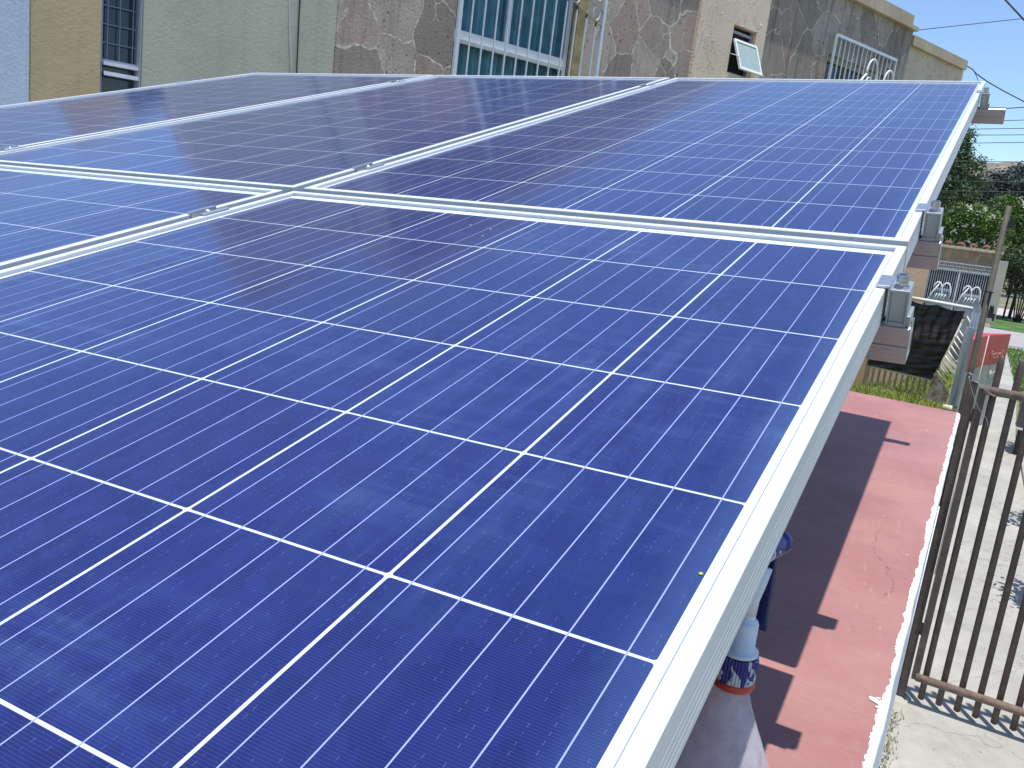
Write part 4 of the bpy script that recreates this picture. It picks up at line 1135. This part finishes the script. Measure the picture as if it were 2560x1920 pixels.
tree_px("roadside_tree", "small multi stemmed roadside tree on the green verge at the right", [(2540, 660, 44, 40), (2575, 640, 50, 45), (2545, 705, 44, 26), (2590, 700, 40, 30)], 52, 11000, .085, M_LEAF, 2545, seed=8, flowers=0, trunkr=.09)
rt_ = at_z(2540, 805, GZ)
t = thing("multi_stem_trunks", "cluster of bare dark stems rising from the green lawn at the right margin", "shrub", loc=(rt_.x, rt_.y, GZ))
for a, l in ((-.50, 3.6), (-.22, 3.4), (0, 3.8), (.22, 3.5), (.45, 3.6), (.7, 3.2)):
    b = MB(); b.tube([(a * .25, 0, 0), (a * .55, 0, l * .35), (a * 1.3, .1, l * .7), (a * 1.7, .1, l)], [.045, .034, .024, .012], 6); b.build("stem", M_BARK, t)
b = MB(); crown(b, [(.1, 0, 3.3, 1.2, .7, .8)], 2500, .08, 21); b.build("foliage", M_LEAF, t)
wood = [(2440, 455, 40, 62), (2485, 440, 38, 60), (2530, 430, 40, 62), (2575, 425, 38, 60), (2620, 430, 40, 62), (2400, 470, 40, 60), (2360, 470, 40, 60)]
for i, wv_ in enumerate(wood):
    names = ["dark conifer behind the broadleaf tree, left end of the dark trees", "dark grey green tree in the middle of the far trees below the hill", "dark far tree with the highest top under the hill's right slope", "dark far tree at the right margin under the hill", "dark far tree beyond the right margin", "dark far tree hidden behind the broadleaf tree", "dark far tree hidden behind the solar array"]
    wv_ = (wv_[0], wv_[1] + 44, wv_[2], 46)
    tree_px("far_tree", names[i], [wv_, (wv_[0] + 6, wv_[1] - 30, 18, 24), (wv_[0] - 8, wv_[1] + 34, 34, 32)], 84 + 3 * (i % 3), 5200, .17, M_LEAF3, wv_[0], seed=30 + i, depth=.8, group="dark trees below the hill", trunkr=.2)
# shade tree right of the frame over the path: one small tree per shadow on the concrete
for i, (x_, y_, r_, lab) in enumerate([(1.52, 9.95, .50, "middle"), (1.50, 7.35, .50, "nearest"), (1.55, 14.6, .42, "farthest")]):
    b_ = (x_, y_, GZ)
    tree("verge_tree", "small verge tree just outside the right margin shading the concrete path, %s of three" % lab, b_, [(0, 0, 1.35, r_, r_, .42)], 2600, .055, M_LEAF,
         ([(0, 0, 0), (.02, 0, .7), (0, 0, 1.4)], [.03, .025, .012]), (), group="small trees along the concrete path", seed=50 + i)

# hill
b = MB(); nx, ny = 90, 24; vs_ = []; fs = []
for j in range(ny + 1):
    for i in range(nx + 1):
        x_ = -160 + 320 * i / nx; q = j / ny; y_ = 300 + 160 * q
        ridge = 30 + 5.5 * math.exp(-((x_ + 6) / 22) ** 2) + 4 * math.sin(x_ * .03 + 1) + 1.5 * mnoise.noise(Vector((x_ * .08, 0, 0)))
        z_ = GZ - .5 + (ridge + 3.5) * math.sin(min(1, q * 1.6) * math.pi / 2) + .8 * mnoise.noise(Vector((x_ * .1, y_ * .1, 4)))
        vs_.append((x_, y_, z_))
for j in range(ny):
    for i in range(nx): a = j * (nx + 1) + i; fs.append((a, a + 1, a + nx + 2, a + nx + 1))
b.add(vs_, fs, True)
mh = Mat("dry_hill", (.28, .24, .2), .95); f = mh.noise(.12, 8, .75)[0]; f2 = mh.noise(.5, 8, .8)[0]
mh.col(mh.mix(mh.ss(f, .35, .65), (.20, .17, .14), (.34, .29, .24))); mh.bump(f2, 1.2)
tag(b.build("hill", mh.m), kind="structure")

# ------------------------------------------------------------------ overhead wires
def wire(label, p0, p1, y=27.0, sag=.0, r=.011, x_ext=3.0, y1=None):
    a = at_y(*p0, y); c = at_y(*p1, y1 or y)
    d = c - a
    A = a - d * .6; C = c + d * x_ext
    t = thing("overhead_wire", label, "wire", loc=A, group="dark overhead wires crossing the sky and trees")
    pts = []
    for i in range(25):
        s_ = i / 24; p_ = A.lerp(C, s_) - A; p_.z -= sag * 4 * s_ * (1 - s_); pts.append(p_)
    b = MB(); b.tube(pts, r, 6); b.build("strand", M_BLACK, t)
ords = ["first", "second", "third", "fourth", "fifth", "sixth", "seventh", "eighth"]
for i, (ya, yb) in enumerate([(279, 268), (305, 300), (323, 321), (338, 337), (358, 356), (403, 405), (453, 455), (478, 480)]):
    wire("level overhead wire right of the array, %s from the top below the rail end" % ords[i], (2400, ya), (2560, yb), 26 + .3 * i, r=.0105 if i else .014)
wire("pale lower wire crossing the shrubs behind the parapet", (2420, 519), (2560, 514), 30, r=.009)
wire("rising overhead wire touching the stone house corner", (2287, 76), (2560, 46), 20, r=.009, y1=24)
wire("thick wire in the upper right sky corner", (2508, -6), (2562, 52), 20, r=.018)
# service cable hanging from the plaster house corner
ca = at_y(2418, 165, 17.9)
t = thing("service_cable", "drooping service cable leaving the plaster house corner to the right", "cable", loc=ca)
pts = [at_y(*q, 17.9) - ca for q in [(2418, 165), (2432, 174), (2440, 184), (2470, 205), (2510, 228), (2560, 254), (2640, 285)]]
b = MB(); b.tube(pts, .011, 6); b.build("strand", M_BLACK, t)
pts = [at_y(*q, 17.9) - ca for q in [(2436, 180), (2442, 192), (2446, 205), (2460, 232)]]
b = MB(); b.tube(pts, .006, 6); b.build("loose_end", M_BLACK, t)

scene.render.engine = 'CYCLES'
scene.render.resolution_x = 1024; scene.render.resolution_y = 768
scene.cycles.max_bounces = 8
scene.cycles.use_denoising = True
